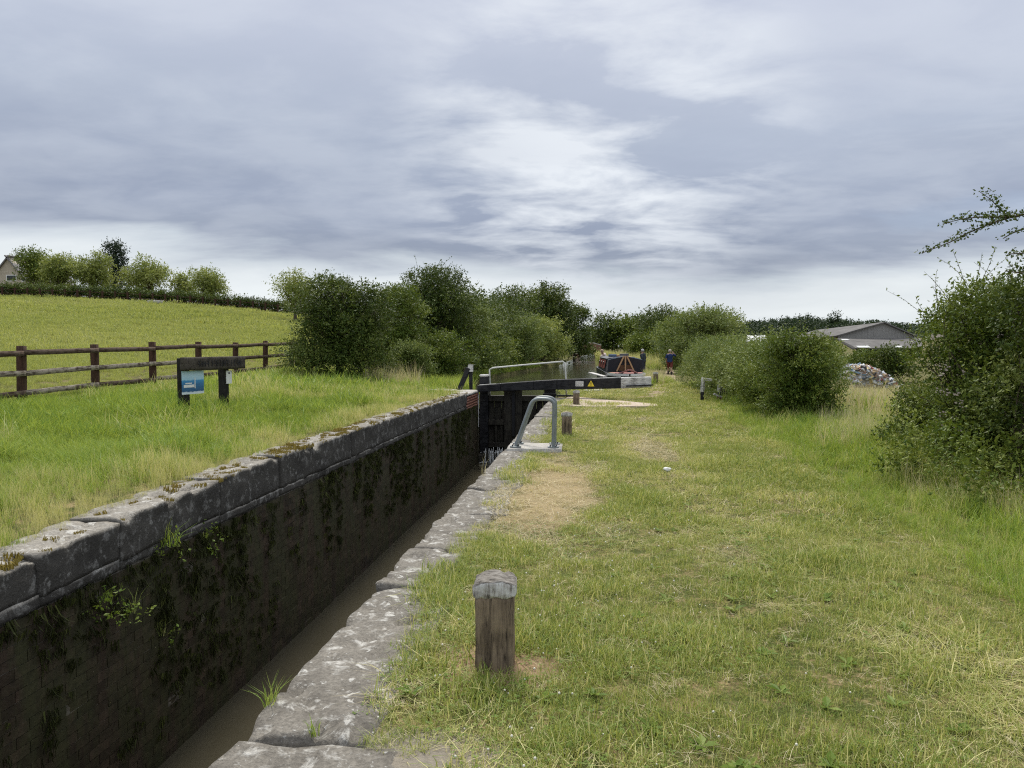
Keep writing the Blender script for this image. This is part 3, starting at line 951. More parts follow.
# ------------------------------------------------------------------ bollards
def bollard(px_, d_, h_, w_, label, detail=1, rz=0.0):
    X_, Y_ = xy(px_, d_)
    z_ = tz1(X_, Y_)
    root = empty('bollard', (X_, Y_, z_), rz)
    tag(root, label, 'bollard', 'white topped wooden mooring bollards')
    n = 10 if detail > 1 else 4
    me = block_mesh('post', w_ * .93, w_ * .93, h_ * .83 + .12, n, n, n * 2, amp=0.0035, rnd=.012, seed=int(px_), freq=9)
    # drying cracks down the faces
    for v in me.vertices:
        c_ = mnoise.noise(Vector((v.co.x * 38, v.co.y * 38, v.co.z * 2.0 + px_)))
        if c_ > 0.22:
            s = 1 - 0.12 * min(1, (c_ - .22) * 5)
            v.co.x *= s; v.co.y *= s
    o = link('post', me, M['bollard'], root); o.location = (0, 0, -.12)
    me = block_mesh('painted_cap', w_ * 1.03, w_ * 1.0, h_ * .20, n, n, n, amp=0.005, rnd=.022, seed=int(px_) + 3, freq=9)
    for v in me.vertices:
        c_ = mnoise.noise(Vector((v.co.x * 42, v.co.y * 42, v.co.z * 2.5 + px_)))
        if c_ > 0.2:
            s = 1 - 0.07 * min(1, (c_ - .2) * 5)
            v.co.x *= s; v.co.y *= s
            v.co.z -= 0.006
        if v.co.z > h_ * .15:
            v.co.z += 0.022 * (1 - (abs(v.co.x) / w_ * 2) ** 2) * (.4 + abs(v.co.y) / w_) - 0.012 + .006 * mnoise.noise(Vector((v.co.x * 40, v.co.y * 15, px_)))
        if v.co.z < h_ * .03 and px_ < 520:
            v.co.z += 0.018 * mnoise.noise(Vector((v.co.x * 30, v.co.y * 30, 2)))
    o = link('painted_cap', me, M['bollard_cap'], root); o.location = (0, 0, h_ * .80)
    return root


bollard(495, 3.56, .425, .192, 'large weathered bollard with flaking white top in clover, beside the coping', 2, R(4))
bollard(567, 13.05, .40, .185, 'short bollard with grey white top in grass behind the ladder rail', 1, R(3))
bollard(576.5, 20.2, .40, .175, 'short white topped bollard beneath the balance beam at the brick path', 1, R(-4))
bollard(656, 33.5, .55, .20, 'white topped bollard among pale dead stalks beside the boat', 1, R(8))

# ------------------------------------------------------------------ sign
pA = at(184, 415, 13.7); pB = at(224, 408, 14.7)
pA.z = tz1(pA.x, pA.y); pB.z = tz1(pB.x, pB.y)
ang = math.atan2(pB.y - pA.y, pB.x - pA.x)
sign = empty('lock_sign', pA, ang)
tag(sign, 'low dark timber name board on two posts with a blue poster and white notice', 'sign')
LEN = (pB.xy - pA.xy).length
ztop = 1.5 - (357 - 348) * 13.75 / 769 - pA.z
zbot = 1.5 - (370.5 - 348) * 13.75 / 769 - pA.z
dzB = pB.z - pA.z
Geo().box(-.075, .075, -.075, .075, -.2, ztop - .02).obj('post', M['sign_post'], sign, bevel=.008)
Geo().box(LEN - .07, LEN + .07, -.07, .07, dzB - .2, zbot + .03).obj('post', M['sign_post'], sign, bevel=.008)
vs, fs = rough_block(LEN + .62, .085, ztop - zbot, 24, 2, 5, amp=.006, rnd=.012, seed=5, freq=3)
bd = Geo().add([(x + LEN / 2 + .14, y - .12, z + zbot) for x, y, z in vs], fs).obj('name_board', M['sign_wood'], sign, smooth=True)
# routed lettering, worn past reading
xx = 0.18
for wlen in (4, 6, 4):
    for k in range(wlen):
        kk = random.randrange(4)
        zm = (ztop + zbot) / 2
        hh = .055
        g_ = Geo()
        if kk in (0, 1, 3): g_.box(xx, xx + .014, -.170, -.1635, zm - hh, zm + hh)
        if kk in (1, 2): g_.box(xx, xx + .055, -.170, -.1640, zm + hh - .014, zm + hh)
        if kk in (0, 2, 3): g_.box(xx, xx + .05, -.170, -.1640, zm - .007, zm + .007)
        if kk in (2, 3): g_.box(xx + .042, xx + .056, -.170, -.1635, zm - hh, zm + hh - .015)
        g_.obj('lettering', M['black'], bd)
        xx += .078
    xx += .06
# blue poster
m, S = new_mat('blue_poster_print')
t = S.n('ShaderNodeTexCoord')
sz = S.n('ShaderNodeSeparateXYZ', {0: (t, 'Generated')})
nz = S.noise((t, 'Generated'), 7, 4, 0.6)
cc = S.ramp(S.math('ADD', (sz, 2), S.math('MULTIPLY', S.math('SUBTRACT', nz, .5), .12)), [(0.0, (0.72, 0.77, 0.80)), (0.09, (0.60, 0.68, 0.74)), (0.12, (0.03, 0.10, 0.22)), (0.42, (0.04, 0.17, 0.36)), (0.58, (0.06, 0.28, 0.55)), (0.62, (0.38, 0.60, 0.74)), (0.85, (0.50, 0.68, 0.78)), (1.0, (0.42, 0.62, 0.74))])
S.out(bsdf(S, cc, 0.35, None, 0.4))
zp1 = 1.5 - (370.5 - 348) * 13.6 / 769 - pA.z - .01
zp0 = 1.5 - (394.5 - 348) * 13.6 / 769 - pA.z
po = Geo().box(-.13, .41, -.095, -.080, zp0, zp1).obj('poster', m, sign)
Geo().box(-.10, .16, -.099, -.0955, zp0 + .12, zp0 + .17).box(-.06, .10, -.099, -.0955, zp0 + .185, zp0 + .205).box(.17, .19, -.099, -.0955, zp0 + .10, zp0 + .29).obj('pale_print', M['white'], po)
zn1 = 1.5 - (371 - 348) * 14.5 / 769 - pA.z
zn0 = 1.5 - (384 - 348) * 14.5 / 769 - pA.z
no = Geo().box(LEN - .02, LEN + .135, -.085, -.072, zn0, zn1).obj('notice', M['white'], sign)
Geo().box(LEN + .035, LEN + .075, -.088, -.0855, zn1 - .06, zn1 - .03).obj('lettering', M['black'], no)

# ------------------------------------------------------------------ field fence
XF = -12.25
fy = [8.0, 10.4, 12.75, 15.15, 17.6, 20.05, 22.5, 24.9, 27.3, 29.7]
fence = empty('field_fence', (XF, 18.0, 0.3))
tag(fence, 'brown post and three rail timber fence between the bank and the meadow', 'fence')
for i, y in enumerate(fy):
    z = tz1(XF, y)
    me = block_mesh('post', .15, .135, 1.22 + random.uniform(-.03, .03) + .25, 2, 2, 6, amp=.006, rnd=.012, seed=200 + i, freq=4)
    o = link('post', me, M['fence_post'], fence)
    o.location = Vector((XF, y, z - .25)) - fence.location
    o.rotation_euler = (random.uniform(-.03, .03), random.uniform(-.03, .03), random.uniform(-.05, .05))
    if i:
        ya = fy[i - 1]
        za = tz1(XF, ya)
        for r_, hz in enumerate((0.20, 0.63, 1.06)):
            L = y - ya
            me = block_mesh('rail', .06, L, .125, 1, 10, 2, amp=.012 if r_ < 2 else .007, rnd=.015, seed=300 + i * 3 + r_, freq=2.5)
            bare = (r_ == 1 and i in (3, 4, 5, 6)) or (r_ == 0 and i in (2, 4, 6))
            o = link('rail', me, M['fence_rail_bare'] if bare else M['fence_rail'], fence)
            o.location = Vector((XF + .09, (y + ya) / 2, (z + za) / 2 + hz - .05 + random.uniform(-.02, .02))) - fence.location
            o.rotation_euler = (math.atan2(z - za, L) + random.uniform(-.012, .012), 0, random.uniform(-.008, .008))

# ------------------------------------------------------------------ foliage
def unit(n):
    v = rng.normal(size=(n, 3))
    return v / np.linalg.norm(v, axis=1, keepdims=True)


def leaf_cloud(boughs, n_leaves, leaf, lpt=9, twig=None, up=0.45, droop=0.0, vbias=None, slim=0.55, inner=0.18):
    """Twigs set with leaves over and inside a set of boughs (x,y,z,rx,ry,rz). Returns verts, quads, per-face v."""
    B = np.asarray(boughs, float)
    nt_ = max(1, n_leaves // lpt)
    wgt = (B[:, 3] * B[:, 4] + B[:, 3] * B[:, 5] + B[:, 4] * B[:, 5])
    bi = rng.choice(len(B), nt_, p=wgt / wgt.sum())
    u = unit(nt_)
    fl_ = rng.random(nt_) < .72
    u[fl_, 2] = np.abs(u[fl_, 2])
    rad = np.where(rng.random(nt_) < inner, rng.random(nt_) ** 0.5 * 0.8, 0.78 + 0.26 * rng.random(nt_) ** 1.5)
    p0 = B[bi, :3] + u * B[bi, 3:6] * rad[:, None]
    tl = (twig if twig else leaf * 4) * (0.6 + 0.8 * rng.random(nt_))
    td = u * 0.8 + unit(nt_) * 0.55
    td[:, 2] += up - droop * 1.4
    td /= np.linalg.norm(td, axis=1, keepdims=True)
    t = (np.arange(lpt) + 0.5) / lpt
    P = p0[:, None, :] + td[:, None, :] * (tl[:, None] * t[None, :])[:, :, None]
    P = P.reshape(-1, 3) + rng.normal(size=(nt_ * lpt, 3)) * leaf * 0.35
    if droop:
        P[:, 2] -= (np.tile(t, nt_) ** 2) * np.repeat(tl, lpt) * droop
    n = len(P)
    ax = np.repeat(td, lpt, 0) * 0.5 + unit(n) * 0.9
    ax[:, 2] -= 0.15 + droop * .6
    ax /= np.linalg.norm(ax, axis=1, keepdims=True)
    nr = unit(n) * 0.7
    nr[:, 2] += 0.75
    sd = np.cross(nr, ax)
    sd /= np.maximum(np.linalg.norm(sd, axis=1, keepdims=True), 1e-6)
    nn = np.cross(ax, sd)
    L = leaf * (0.50 + 1.1 * rng.random(n) ** 1.6)[:, None]
    w = slim * L * 0.5
    mid_ = P + ax * L * 0.5 - nn * L * 0.10
    V = np.stack([P, mid_ + sd * w, P + ax * L, mid_ - sd * w], 1).reshape(-1, 3)
    F = np.arange(n * 4).reshape(-1, 4)
    bv = rng.normal(size=len(B)) * 0.19 if vbias is None else np.asarray(vbias)
    tv = rng.normal(size=nt_) * 0.13
    v = 0.48 + np.repeat(bv[bi] + tv, lpt) + rng.normal(size=n) * 0.13
    return V, F, np.clip(v, 0, 1)


def bush_boughs(w, dpt, h, n, rr=0.30, flat=0.25, seed=0, z0=0.05, top=1.0):
    """Boughs spread through a mound w x dpt x h standing on z=0."""
    r = np.random.default_rng(seed + 1000)
    out = []
    for k in range(n):
        a = r.random() * 2 * math.pi
        zt = r.random() ** 0.75
        ring = math.sqrt(max(0.0, 1 - max(0.0, (zt - flat) / (1.02 - flat)) ** 2.2)) if zt > flat else 0.86 + 0.14 * zt / max(flat, .01)
        rad = ring * (0.62 + 0.38 * r.random() ** 0.5) * (0.80 + .12 * r.random())
        b = (rr * (0.55 + 0.85 * r.random()))
        sz = b * min(w, h) * .62
        x = math.cos(a) * rad * w / 2 * .95
        y = math.sin(a) * rad * dpt / 2 * .95
        z = z0 + sz * .6 + zt * (h * top - sz * 1.4)
        out.append((x, y, z, sz * (0.9 + .5 * r.random()), sz * (0.9 + .5 * r.random()), sz * (0.55 + .3 * r.random())))
    # the dense inside of the plant
    for k in range(max(8, n // 3)):
        zt = .1 + .66 * r.random()
        q_ = .42 * math.sqrt(r.random())
        a = r.random() * 6.283
        b = .22 * min(w, h)
        out.append((math.cos(a) * q_ * w * .5, math.sin(a) * q_ * dpt * .5, z0 + zt * h, b, b, b))
    # low skirt so that the mass reaches the ground
    for k in range(max(4, n // 4)):
        a = 2 * math.pi * (k + r.random()) / max(4, n // 4)
        b = rr * (0.7 + .5 * r.random()) * min(w, h) * .72
        out.append((math.cos(a) * w / 2 * .66, math.sin(a) * dpt / 2 * .66, z0 + b * .7, b, b, b * .9))
    for k in range(max(2, n // 8)):
        b = rr * 1.3 * min(w, h) * .72
        out.append((r.normal() * w * .08, r.normal() * dpt * .08, z0 + h * (.2 + .5 * r.random()), b, b, b))
    return out


def limbs(name, base_z, boughs, mat_, parent, r0, stems=1, frac=1.0, spread=0.1):
    g_ = Geo()
    bs = sorted(boughs, key=lambda b: random.random())[:max(2, int(len(boughs) * frac))]
    fork = max(.15, 0.28 * max(b[2] for b in boughs))
    roots_ = [(random.uniform(-spread, spread), random.uniform(-spread, spread)) for _ in range(stems)]
    for rx, ry in roots_:
        g_.tube(smooth_path([(rx, ry, base_z - .15), (rx * 1.1 + .02, ry * 1.1, base_z + fork * .5), (rx * 1.3, ry * 1.3, base_z + fork)], 3), [r0 * (1.25 - .06 * i) for i in range(7)], 7)
    for b in bs:
        rx, ry = random.choice(roots_)
        st = Vector((rx * 1.2, ry * 1.2, base_z + fork * random.uniform(.55, 1)))
        en = Vector(b[:3])
        md = st.lerp(en, .5) + Vector((random.uniform(-.1, .1), random.uniform(-.1, .1), .12)) * (en - st).length
        pth = smooth_path([st, md, en], 3)
        rr_ = r0 * random.uniform(.35, .6)
        g_.tube(pth, [max(rr_ * (1 - .8 * i / (len(pth) - 1)), r0 * .05) for i in range(len(pth))], 5, caps=False)
    return g_.obj(name, mat_, parent, smooth=True)


def shoots(n, boughs, leaf, length, mat_leaf, parent, name='shoots', zmin=0.6, bark=True):
    """Long young shoots that stand clear of the outline."""
    g_ = Geo()
    VV, FF, AA = [], [], []
    B = sorted(boughs, key=lambda b: -(b[2] + b[5]))
    B = B[:max(2, int(len(B) * zmin))]
    off = 0
    for k in range(n):
        b = B[random.randrange(len(B))]
        d = Vector((random.gauss(0, .45), random.gauss(0, .45), random.uniform(.6, 1.2))).normalized()
        st = Vector(b[:3]) + Vector((d.x * b[3], d.y * b[4], d.z * b[5])) * .8
        L = length * random.uniform(.5, 1.3)
        bend = Vector((random.gauss(0, .25), random.gauss(0, .25), -.12)) * L
        pth = [st + d * L * t + bend * t * t for t in (0, .25, .5, .75, 1)]
        g_.tube(pth, [leaf * .09, leaf * .08, leaf * .065, leaf * .05, leaf * .03], 4, caps=False)
        m_ = int(L / leaf * 1.5)
        for j in range(m_):
            t = (j + random.random()) / m_
            p = st + d * L * t + bend * t * t
            ax = (Vector((random.gauss(0, 1), random.gauss(0, 1), random.gauss(.3, .6)))).normalized()
            s_ = ax.cross(Vector((random.gauss(0, 1), random.gauss(0, 1), random.gauss(0, 1)))).normalized()
            l_ = leaf * random.uniform(.55, 1.1)
            VV += [p, p + ax * l_ * .5 + s_ * l_ * .24, p + ax * l_, p + ax * l_ * .5 - s_ * l_ * .24]
            FF.append((off, off + 1, off + 2, off + 3)); off += 4
            AA.append(min(1, max(0, random.gauss(.62, .18))))
    o = g_.obj(name, M['bark'], parent, smooth=True)
    o['kind'] = 'stuff'
    link('shoot_leaves', np_mesh('shoot_leaves', [tuple(p) for p in VV], np.array(FF), AA), mat_leaf, parent)
    return o


def plant(name, label, cat, loc, boughs, n_leaves, leaf, mat_, trunk_r=.05, stems=3, group=None, droop=0.0, lpt=9, up=.45, twig=None, n_shoots=0, shoot_len=.5, slim=.5, spread=.2, frac=1.0, inner=.25, rz=0.0):
    root = empty(name, loc, rz)
    tag(root, label, cat, group)
    V, F, A = leaf_cloud(boughs, n_leaves, leaf, lpt, twig, up, droop, None, slim, inner)
    link('crown', np_mesh('crown', V, F, A), M[mat_], root)
    if trunk_r:
        limbs('trunk', 0, boughs, M['bark'], root, trunk_r, stems, frac, spread)
    if n_shoots:
        shoots(n_shoots, boughs, leaf, shoot_len, M[mat_], root)
    return root


def place(px_, d_, dz=0.0):
    X_, Y_ = xy(px_, d_)
    return (X_, Y_, tz1(X_, Y_) + dz)


def veg(px_, d_, top, w_px, mat_, label, name='bush', cat='bush', n=24, dens=1.0, depth=None, leafpx=2.0, seed=None, rr=.30, flat=.25, group=None, sink=0.0, **k):
    """Bush or tree at picture column px_, its top at row top, width w_px pixels, at distance d_."""
    loc = place(px_, d_, -sink)
    s = d_ / 769
    w = w_px * s
    h = 1.5 + (348 - top) * s - loc[2]
    leaf = max(.045, leafpx * s)
    area = w_px * (h / s)
    nl_ = int(area * 7.5 * dens / (leafpx * leafpx * .5 * .6))
    bs = bush_boughs(w, depth or w * .9, h, n, rr, flat, seed if seed is not None else int(px_ * 7 + d_))
    return plant(name, label, cat, loc, bs, nl_, leaf, mat_, trunk_r=k.pop('trunk_r', .02 * h), group=group or ('trees along the far canal' if name == 'tree' else 'bushes along the canal and towpath'), **k)


# --- hedges: boughs in a row
def hedge(name, label, pts, w, leaf, n_leaves, mat_, step=.5, cat='hedge', rough=.25, n_shoots=0, group=None, shoot_len=.4):
    """pts: (x, y, height)"""
    base_ = Vector((pts[0][0], pts[0][1], tz1(pts[0][0], pts[0][1])))
    bs = []
    for (xa, ya, ha), (xb, yb, hb) in zip(pts[:-1], pts[1:]):
        L = math.hypot(xb - xa, yb - ya)
        n = max(1, int(L / step))
        for i in range(n):
            t = (i + random.random()) / n
            x, y, h = xa + (xb - xa) * t, ya + (yb - ya) * t, (ha + (hb - ha) * t)
            h *= 1 + random.uniform(-rough, rough) * .5
            z = tz1(x, y)
            r_ = w * .5
            for zz_, rr_ in ((h - r_ * .8, .8), (h * .55, 1.0), (h * .25, 1.0)):
                if zz_ < .1: continue
                bs.append((x + random.uniform(-.25, .25) * w - base_.x, y + random.uniform(-.25, .25) * w - base_.y, z + zz_ - base_.z, r_ * rr_ * random.uniform(.8, 1.15), r_ * rr_ * random.uniform(.8, 1.15), min(h * .32, r_ * rr_) * random.uniform(.85, 1.15)))
    root = empty(name, base_)
    tag(root, label, cat, group)
    V, F, A = leaf_cloud(bs, n_leaves, leaf, 9)
    link('crown', np_mesh('crown', V, F, A), M[mat_], root)
    g_ = Geo()
    for b in bs[::3]:
        zb = tz1(b[0] + base_.x, b[1] + base_.y) - base_.z
        g_.tube([(b[0] * 1.0 + random.uniform(-.1, .1), b[1], zb - .1), (b[0], b[1], b[2])], [.03 * w + .008, .012 * w + .004], 5, caps=False)
    g_.obj('stems', M['bark'], root, smooth=True)['kind'] = 'stuff'
    if n_shoots:
        shoots(n_shoots, bs, leaf, shoot_len, M[mat_], root)
    return root


def hp_(px_, d_, top):
    X_, Y_ = xy(px_, d_)
    return (X_, Y_, 1.5 + (348 - top) * d_ / 769 - tz1(X_, Y_))


# --- left bank of the canal, near to far
veg(342, 25.5, 279, 124, 'leaf_dark', 'big dark hawthorn bush at the end of the brown field fence', n=70, dens=1.15, leafpx=2.3, rr=.21, flat=.45, n_shoots=34, shoot_len=.7, seed=11)
veg(392, 31, 287, 66, 'leaf_mid', 'mid green bush close behind the dark hawthorn bush', n=20, seed=12, flat=.4, n_shoots=6, shoot_len=.5)
veg(436, 37, 268, 92, 'leaf_dark', 'tallest dark bush on the left bank with upright shoots', n=56, dens=1.15, seed=13, rr=.20, flat=.35, n_shoots=26, shoot_len=.9)
veg(412, 29, 345, 46, 'leaf_pale', 'low pale scrub at the foot of the tall dark bush', n=12, seed=14, n_shoots=8, shoot_len=.4)
veg(440, 31, 332, 56, 'leaf_mid', 'low nettle green bush between pale scrub and the lock gate', n=14, seed=15, n_shoots=14, shoot_len=.4)
veg(466, 41, 308, 72, 'leaf_pale', 'pale bush with loose outline behind the lock gate', n=24, seed=16, flat=.35, n_shoots=16, shoot_len=.7)
veg(488, 50, 334, 50, 'leaf_mid', 'low dense bush at the water just left of the handrail', n=16, seed=17, flat=.4)
veg(512, 60, 316, 64, 'leaf_pale', 'pale green bank bush above the gate handrail', n=24, seed=18, flat=.45)
veg(540, 74, 319, 62, 'leaf_yellow', 'rounded pale green willow scrub leaning over the canal', n=26, seed=19, flat=.5, inner=.3)
veg(512, 78, 291, 62, 'leaf_dark', 'dark tree with ragged top behind the bank bushes', 'tree', 'tree', n=26, seed=21, rr=.24, trunk_r=.14, stems=1)
veg(546, 88, 286, 66, 'leaf_dark', 'broad tallest dark tree over the pale green willow scrub', 'tree', 'tree', n=56, dens=1.2, seed=22, rr=.19, trunk_r=.16, stems=1)
veg(574, 100, 303, 36, 'leaf_dark', 'dark tree next to the gap of sky over the canal', 'tree', 'tree', n=18, seed=23, trunk_r=.15, stems=1)
hedge('bank_hedge', 'continuous mass of mid green scrub along the left bank of the canal beyond the gate', [hp_(455, 36, 336), hp_(474, 45, 333), hp_(500, 55, 331), hp_(524, 66, 330), hp_(545, 84, 331), hp_(560, 110, 334)], 2.2, .13, 60000, 'leaf_mid', 1.0, n_shoots=30, shoot_len=.8)
hedge('field_hedge', 'tangled dark hedge behind the bank scrub between hawthorn bush and tall trees', [hp_(385, 33, 300), hp_(415, 37, 294), hp_(462, 43, 296), hp_(492, 56, 304), hp_(520, 70, 304)], 2.6, .14, 60000, 'leaf_dark', 1.0, n_shoots=40, shoot_len=.9)
# --- end of the canal
veg(612, 175, 316, 40, 'leaf_dark', 'round dark tree behind the brick bridge', 'tree', 'tree', n=18, seed=24, trunk_r=.2, stems=1, leafpx=2.2)
veg(633, 170, 319, 40, 'leaf_mid', 'green tree right of the round dark tree at the canal end', 'tree', 'tree', n=16, seed=25, trunk_r=.2, stems=1, leafpx=2.2)
veg(588, 215, 330, 40, 'leaf_dark', 'low dark tree closing the view beyond the bridge', 'tree', 'tree', n=14, seed=26, trunk_r=.2, stems=1, leafpx=2.2)
# --- right of the towpath, far to near
veg(648, 118, 316, 44, 'leaf_mid', 'leafy green tree beyond the boat', 'tree', 'tree', n=18, seed=27, trunk_r=.12, stems=1)
veg(662, 92, 310, 52, 'leaf_dark', 'dark leafy tree behind the walker', 'tree', 'tree', n=22, seed=28, trunk_r=.1, stems=1)
veg(640, 88, 338, 46, 'leaf_mid', 'low bush on the far towpath edge above the boat', n=14, seed=29)
veg(676, 66, 318, 46, 'leaf_mid', 'mid green bush beside the footpath near the walker', n=18, seed=30, flat=.5)
veg(706, 52, 309, 88, 'leaf_pale', 'large light green bush with spiky top behind the clipped hedge', n=60, dens=1.15, seed=31, flat=.45, n_shoots=34, shoot_len=1.0)


hedge('hedge', 'clipped light green hedge beside the towpath, behind the white posts', [hp_(706, 32, 344), hp_(718, 26.5, 341), hp_(742, 21.8, 340), hp_(772, 18.8, 338), hp_(806, 17.6, 335)], 1.6, .055, 130000, 'leaf_pale', .45, n_shoots=90, shoot_len=.45)
veg(800, 15.6, 337, 84, 'leaf_mid', 'dense rounded dark green bush at near end of the clipped hedge', n=64, dens=1.25, seed=32, rr=.21, flat=.5, n_shoots=60, shoot_len=.42, leafpx=2.4)
veg(768, 17.2, 354, 58, 'leaf_mid', 'small dark bush squeezed between hedge and dense rounded bush', n=18, seed=33, flat=.5)

# --- the near right thicket
near_b = veg(982, 9.0, 289, 138, 'leaf_mid', 'large thorny bush with pale blossom right of the towpath', n=95, dens=.95, depth=2.2, leafpx=3.4, seed=34, rr=.165, flat=.35, n_shoots=110, shoot_len=.5, sink=.15, lpt=8, trunk_r=.035, stems=5, spread=.4)
veg(1050, 7.6, 268, 120, 'leaf_dark', 'dark bush at the very edge of the towpath thicket', n=40, dens=.9, depth=2.0, leafpx=4.2, seed=35, rr=.24, flat=.4, n_shoots=18, shoot_len=.4, sink=.2, lpt=8, trunk_r=.035, stems=4, spread=.3)
veg(922, 10.6, 392, 66, 'leaf_dark', 'low dark bramble mound in front of the rubbish heap', n=20, dens=1.0, depth=1.5, leafpx=3.0, seed=36, flat=.4, n_shoots=16, shoot_len=.4)
# pale blossom on the near bush
bl = Geo()
for k in range(34):
    px_ = random.uniform(930, 1022); py_ = random.uniform(335, 440)
    p = at(px_, py_, random.uniform(8.2, 8.9)) - near_b.location
    for j in range(6):
        q = p + Vector((random.gauss(0, .03), random.gauss(0, .03), random.gauss(0, .02)))
        r_ = random.uniform(.008, .016)
        bl.add([q + Vector((r_ * math.cos(a), r_ * math.sin(a) * .7, r_ * math.sin(a) * .6)) for a in (0, 1.26, 2.5, 3.77, 5.03)], [(0, 1, 2, 3, 4)])
o = bl.obj('blossom', simple('faded_blossom', (0.27, 0.235, 0.20), .8, .2), near_b)
o['kind'] = 'stuff'

# --- overhanging hawthorn branch from a tree outside the view
tree = empty('hawthorn_tree', (5.05, 6.1, tz1(5.05, 6.1)))
tag(tree, 'hawthorn with long bare reaching branch over the thicket against the sky', 'tree')
def brp(px_, py_, d_): return at(px_, py_, d_) - tree.location
g_ = Geo()
g_.tube(smooth_path([(0.2, -.1, -.3), (.25, 0, .8), (.15, .05, 1.7), brp(1085, 200, 6.6)], 4), [.09, .088, .085, .08, .075, .07, .066, .062, .058, .052, .046, .04, .034], 8)
g_.obj('trunk', M['bark'], tree, smooth=True)
paths = [([(1085, 200), (1040, 211), (1012, 217), (990, 224), (968, 233), (948, 243), (922, 253)], 1.5, .010),
         ([(1012, 217), (985, 217), (962, 219), (944, 224)], 1.5, .005),
         ([(1008, 216), (998, 207), (990, 199), (980, 192)], 1.0, .004),
         ([(1075, 215), (1040, 224), (1015, 232), (1004, 238)], .8, .010),
         ([(1085, 235), (1045, 250), (1025, 253), (1008, 254)], .8, .010),
         ([(1085, 245), (1050, 268), (1028, 273), (1005, 271)], .7, .010)]
g_ = Geo()
VV, FF, AA, off = [], [], [], 0
for pts, dn, r_ in paths:
    pth = smooth_path([brp(a, b, 6.6 + .08 * math.sin(a * .1)) for a, b in pts], 6)
    g_.tube(pth, [r_ * (1 - .8 * i / len(pth)) + .0015 for i in range(len(pth))], 6)
    for i, p in enumerate(pth):
        t = i / len(pth)
        for k in range(int(random.uniform(4, 10) * dn * (1.1 - .7 * t ** 2))):
            q = p + Vector((random.gauss(0, .022), random.gauss(0, .05), random.gauss(.006, .018)))
            for j in range(2):
                ax = Vector((random.gauss(0, 1), random.gauss(0, 1), random.gauss(0.3, .7))).normalized()
                s_ = ax.cross(Vector((random.gauss(0, 1), random.gauss(0, 1), random.gauss(0, 1)))).normalized()
                l_ = random.uniform(.016, .034)
                VV += [tuple(q), tuple(q + ax * l_ * .5 + s_ * l_ * .3), tuple(q + ax * l_), tuple(q + ax * l_ * .5 - s_ * l_ * .3)]
                FF.append((off, off + 1, off + 2, off + 3)); off += 4
                AA.append(min(1, max(0, random.gauss(.5, .2))))
g_.obj('branches', M['bark'], tree, smooth=True)
link('leaves', np_mesh('leaves', VV, np.array(FF), AA), M['leaf_dark'], tree)

# --- trees behind the far hedge of the meadow
def willow(px_, d_, top, w_px, mat_, label, dens=.75, seed=0, droop=.22, n=30, name='tree', grp='trees behind the far meadow hedge'):
    loc = place(px_, d_)
    s = d_ / 769
    w, h = w_px * s, 1.5 + (348 - top) * s - loc[2]
    r = np.random.default_rng(seed)
    bs = []
    for k in range(n):
        d3 = r.normal(size=3); d3 /= np.linalg.norm(d3)
        q_ = (.55 + .45 * r.random()) if k > 3 else .2
        sz = w * .15 * (.75 + .5 * r.random())
        out_ = 1 - sz / (w * .5)
        bs.append((d3[0] * w * .5 * q_ * out_, d3[1] * w * .5 * q_ * out_, h * .60 + d3[2] * (h * .40 - sz * .8) * q_, sz, sz, sz * .9))
    leaf = 2.0 * s
    nl_ = int(w_px * (h / s) * 7.0 * dens / 1.2)
    return plant(name, label, 'tree', loc, bs, nl_, leaf, mat_, trunk_r=w * .03, stems=1, droop=droop, lpt=8, up=.1, twig=leaf * 4, slim=.45, spread=.05, group=grp)


willow(40, 102, 248, 46, 'leaf_mid', 'darker green tree beside the stone house behind the far hedge', seed=3, droop=.1, n=22)
willow(62, 98, 252, 36, 'leaf_yellow', 'yellow green willow overlapping the tree beside the house', seed=4)
willow(95, 98, 251, 46, 'leaf_yellow', 'drooping willow left of the dark conifer', seed=5)
willow(148, 98, 259, 50, 'leaf_yellow', 'round willow right of the dark conifer', seed=6)
willow(186, 100, 271, 26, 'leaf_yellow', 'small willow at left of a bigger one behind the sloping hedge', seed=7)
willow(210, 98, 268, 40, 'leaf_yellow', 'last willow before the open sky behind the sloping hedge', seed=8)
willow(296, 70, 271, 50, 'leaf_yellow', 'pale thin leaved tree showing behind the dark hawthorn bush', seed=9, dens=.5)
loc = place(117, 112)
s_ = 112 / 769
hc = 1.5 + (348 - 249) * s_ - loc[2]
bs = [((r_ := (1 - t) ** .8 * 1.7) * math.cos(a), r_ * math.sin(a), t * (hc - .6) + .8, .75, .75, .6) for t in np.linspace(.1, .97, 12) for a in np.linspace(0, 6.28, 5)[:4] + t * 5]
plant('conifer', 'dark pointed conifer between two willows on the skyline', 'tree', loc, bs, 9000, 1.8 * s_, 'leaf_conifer', trunk_r=.2, stems=1, up=-.1, spread=.02)

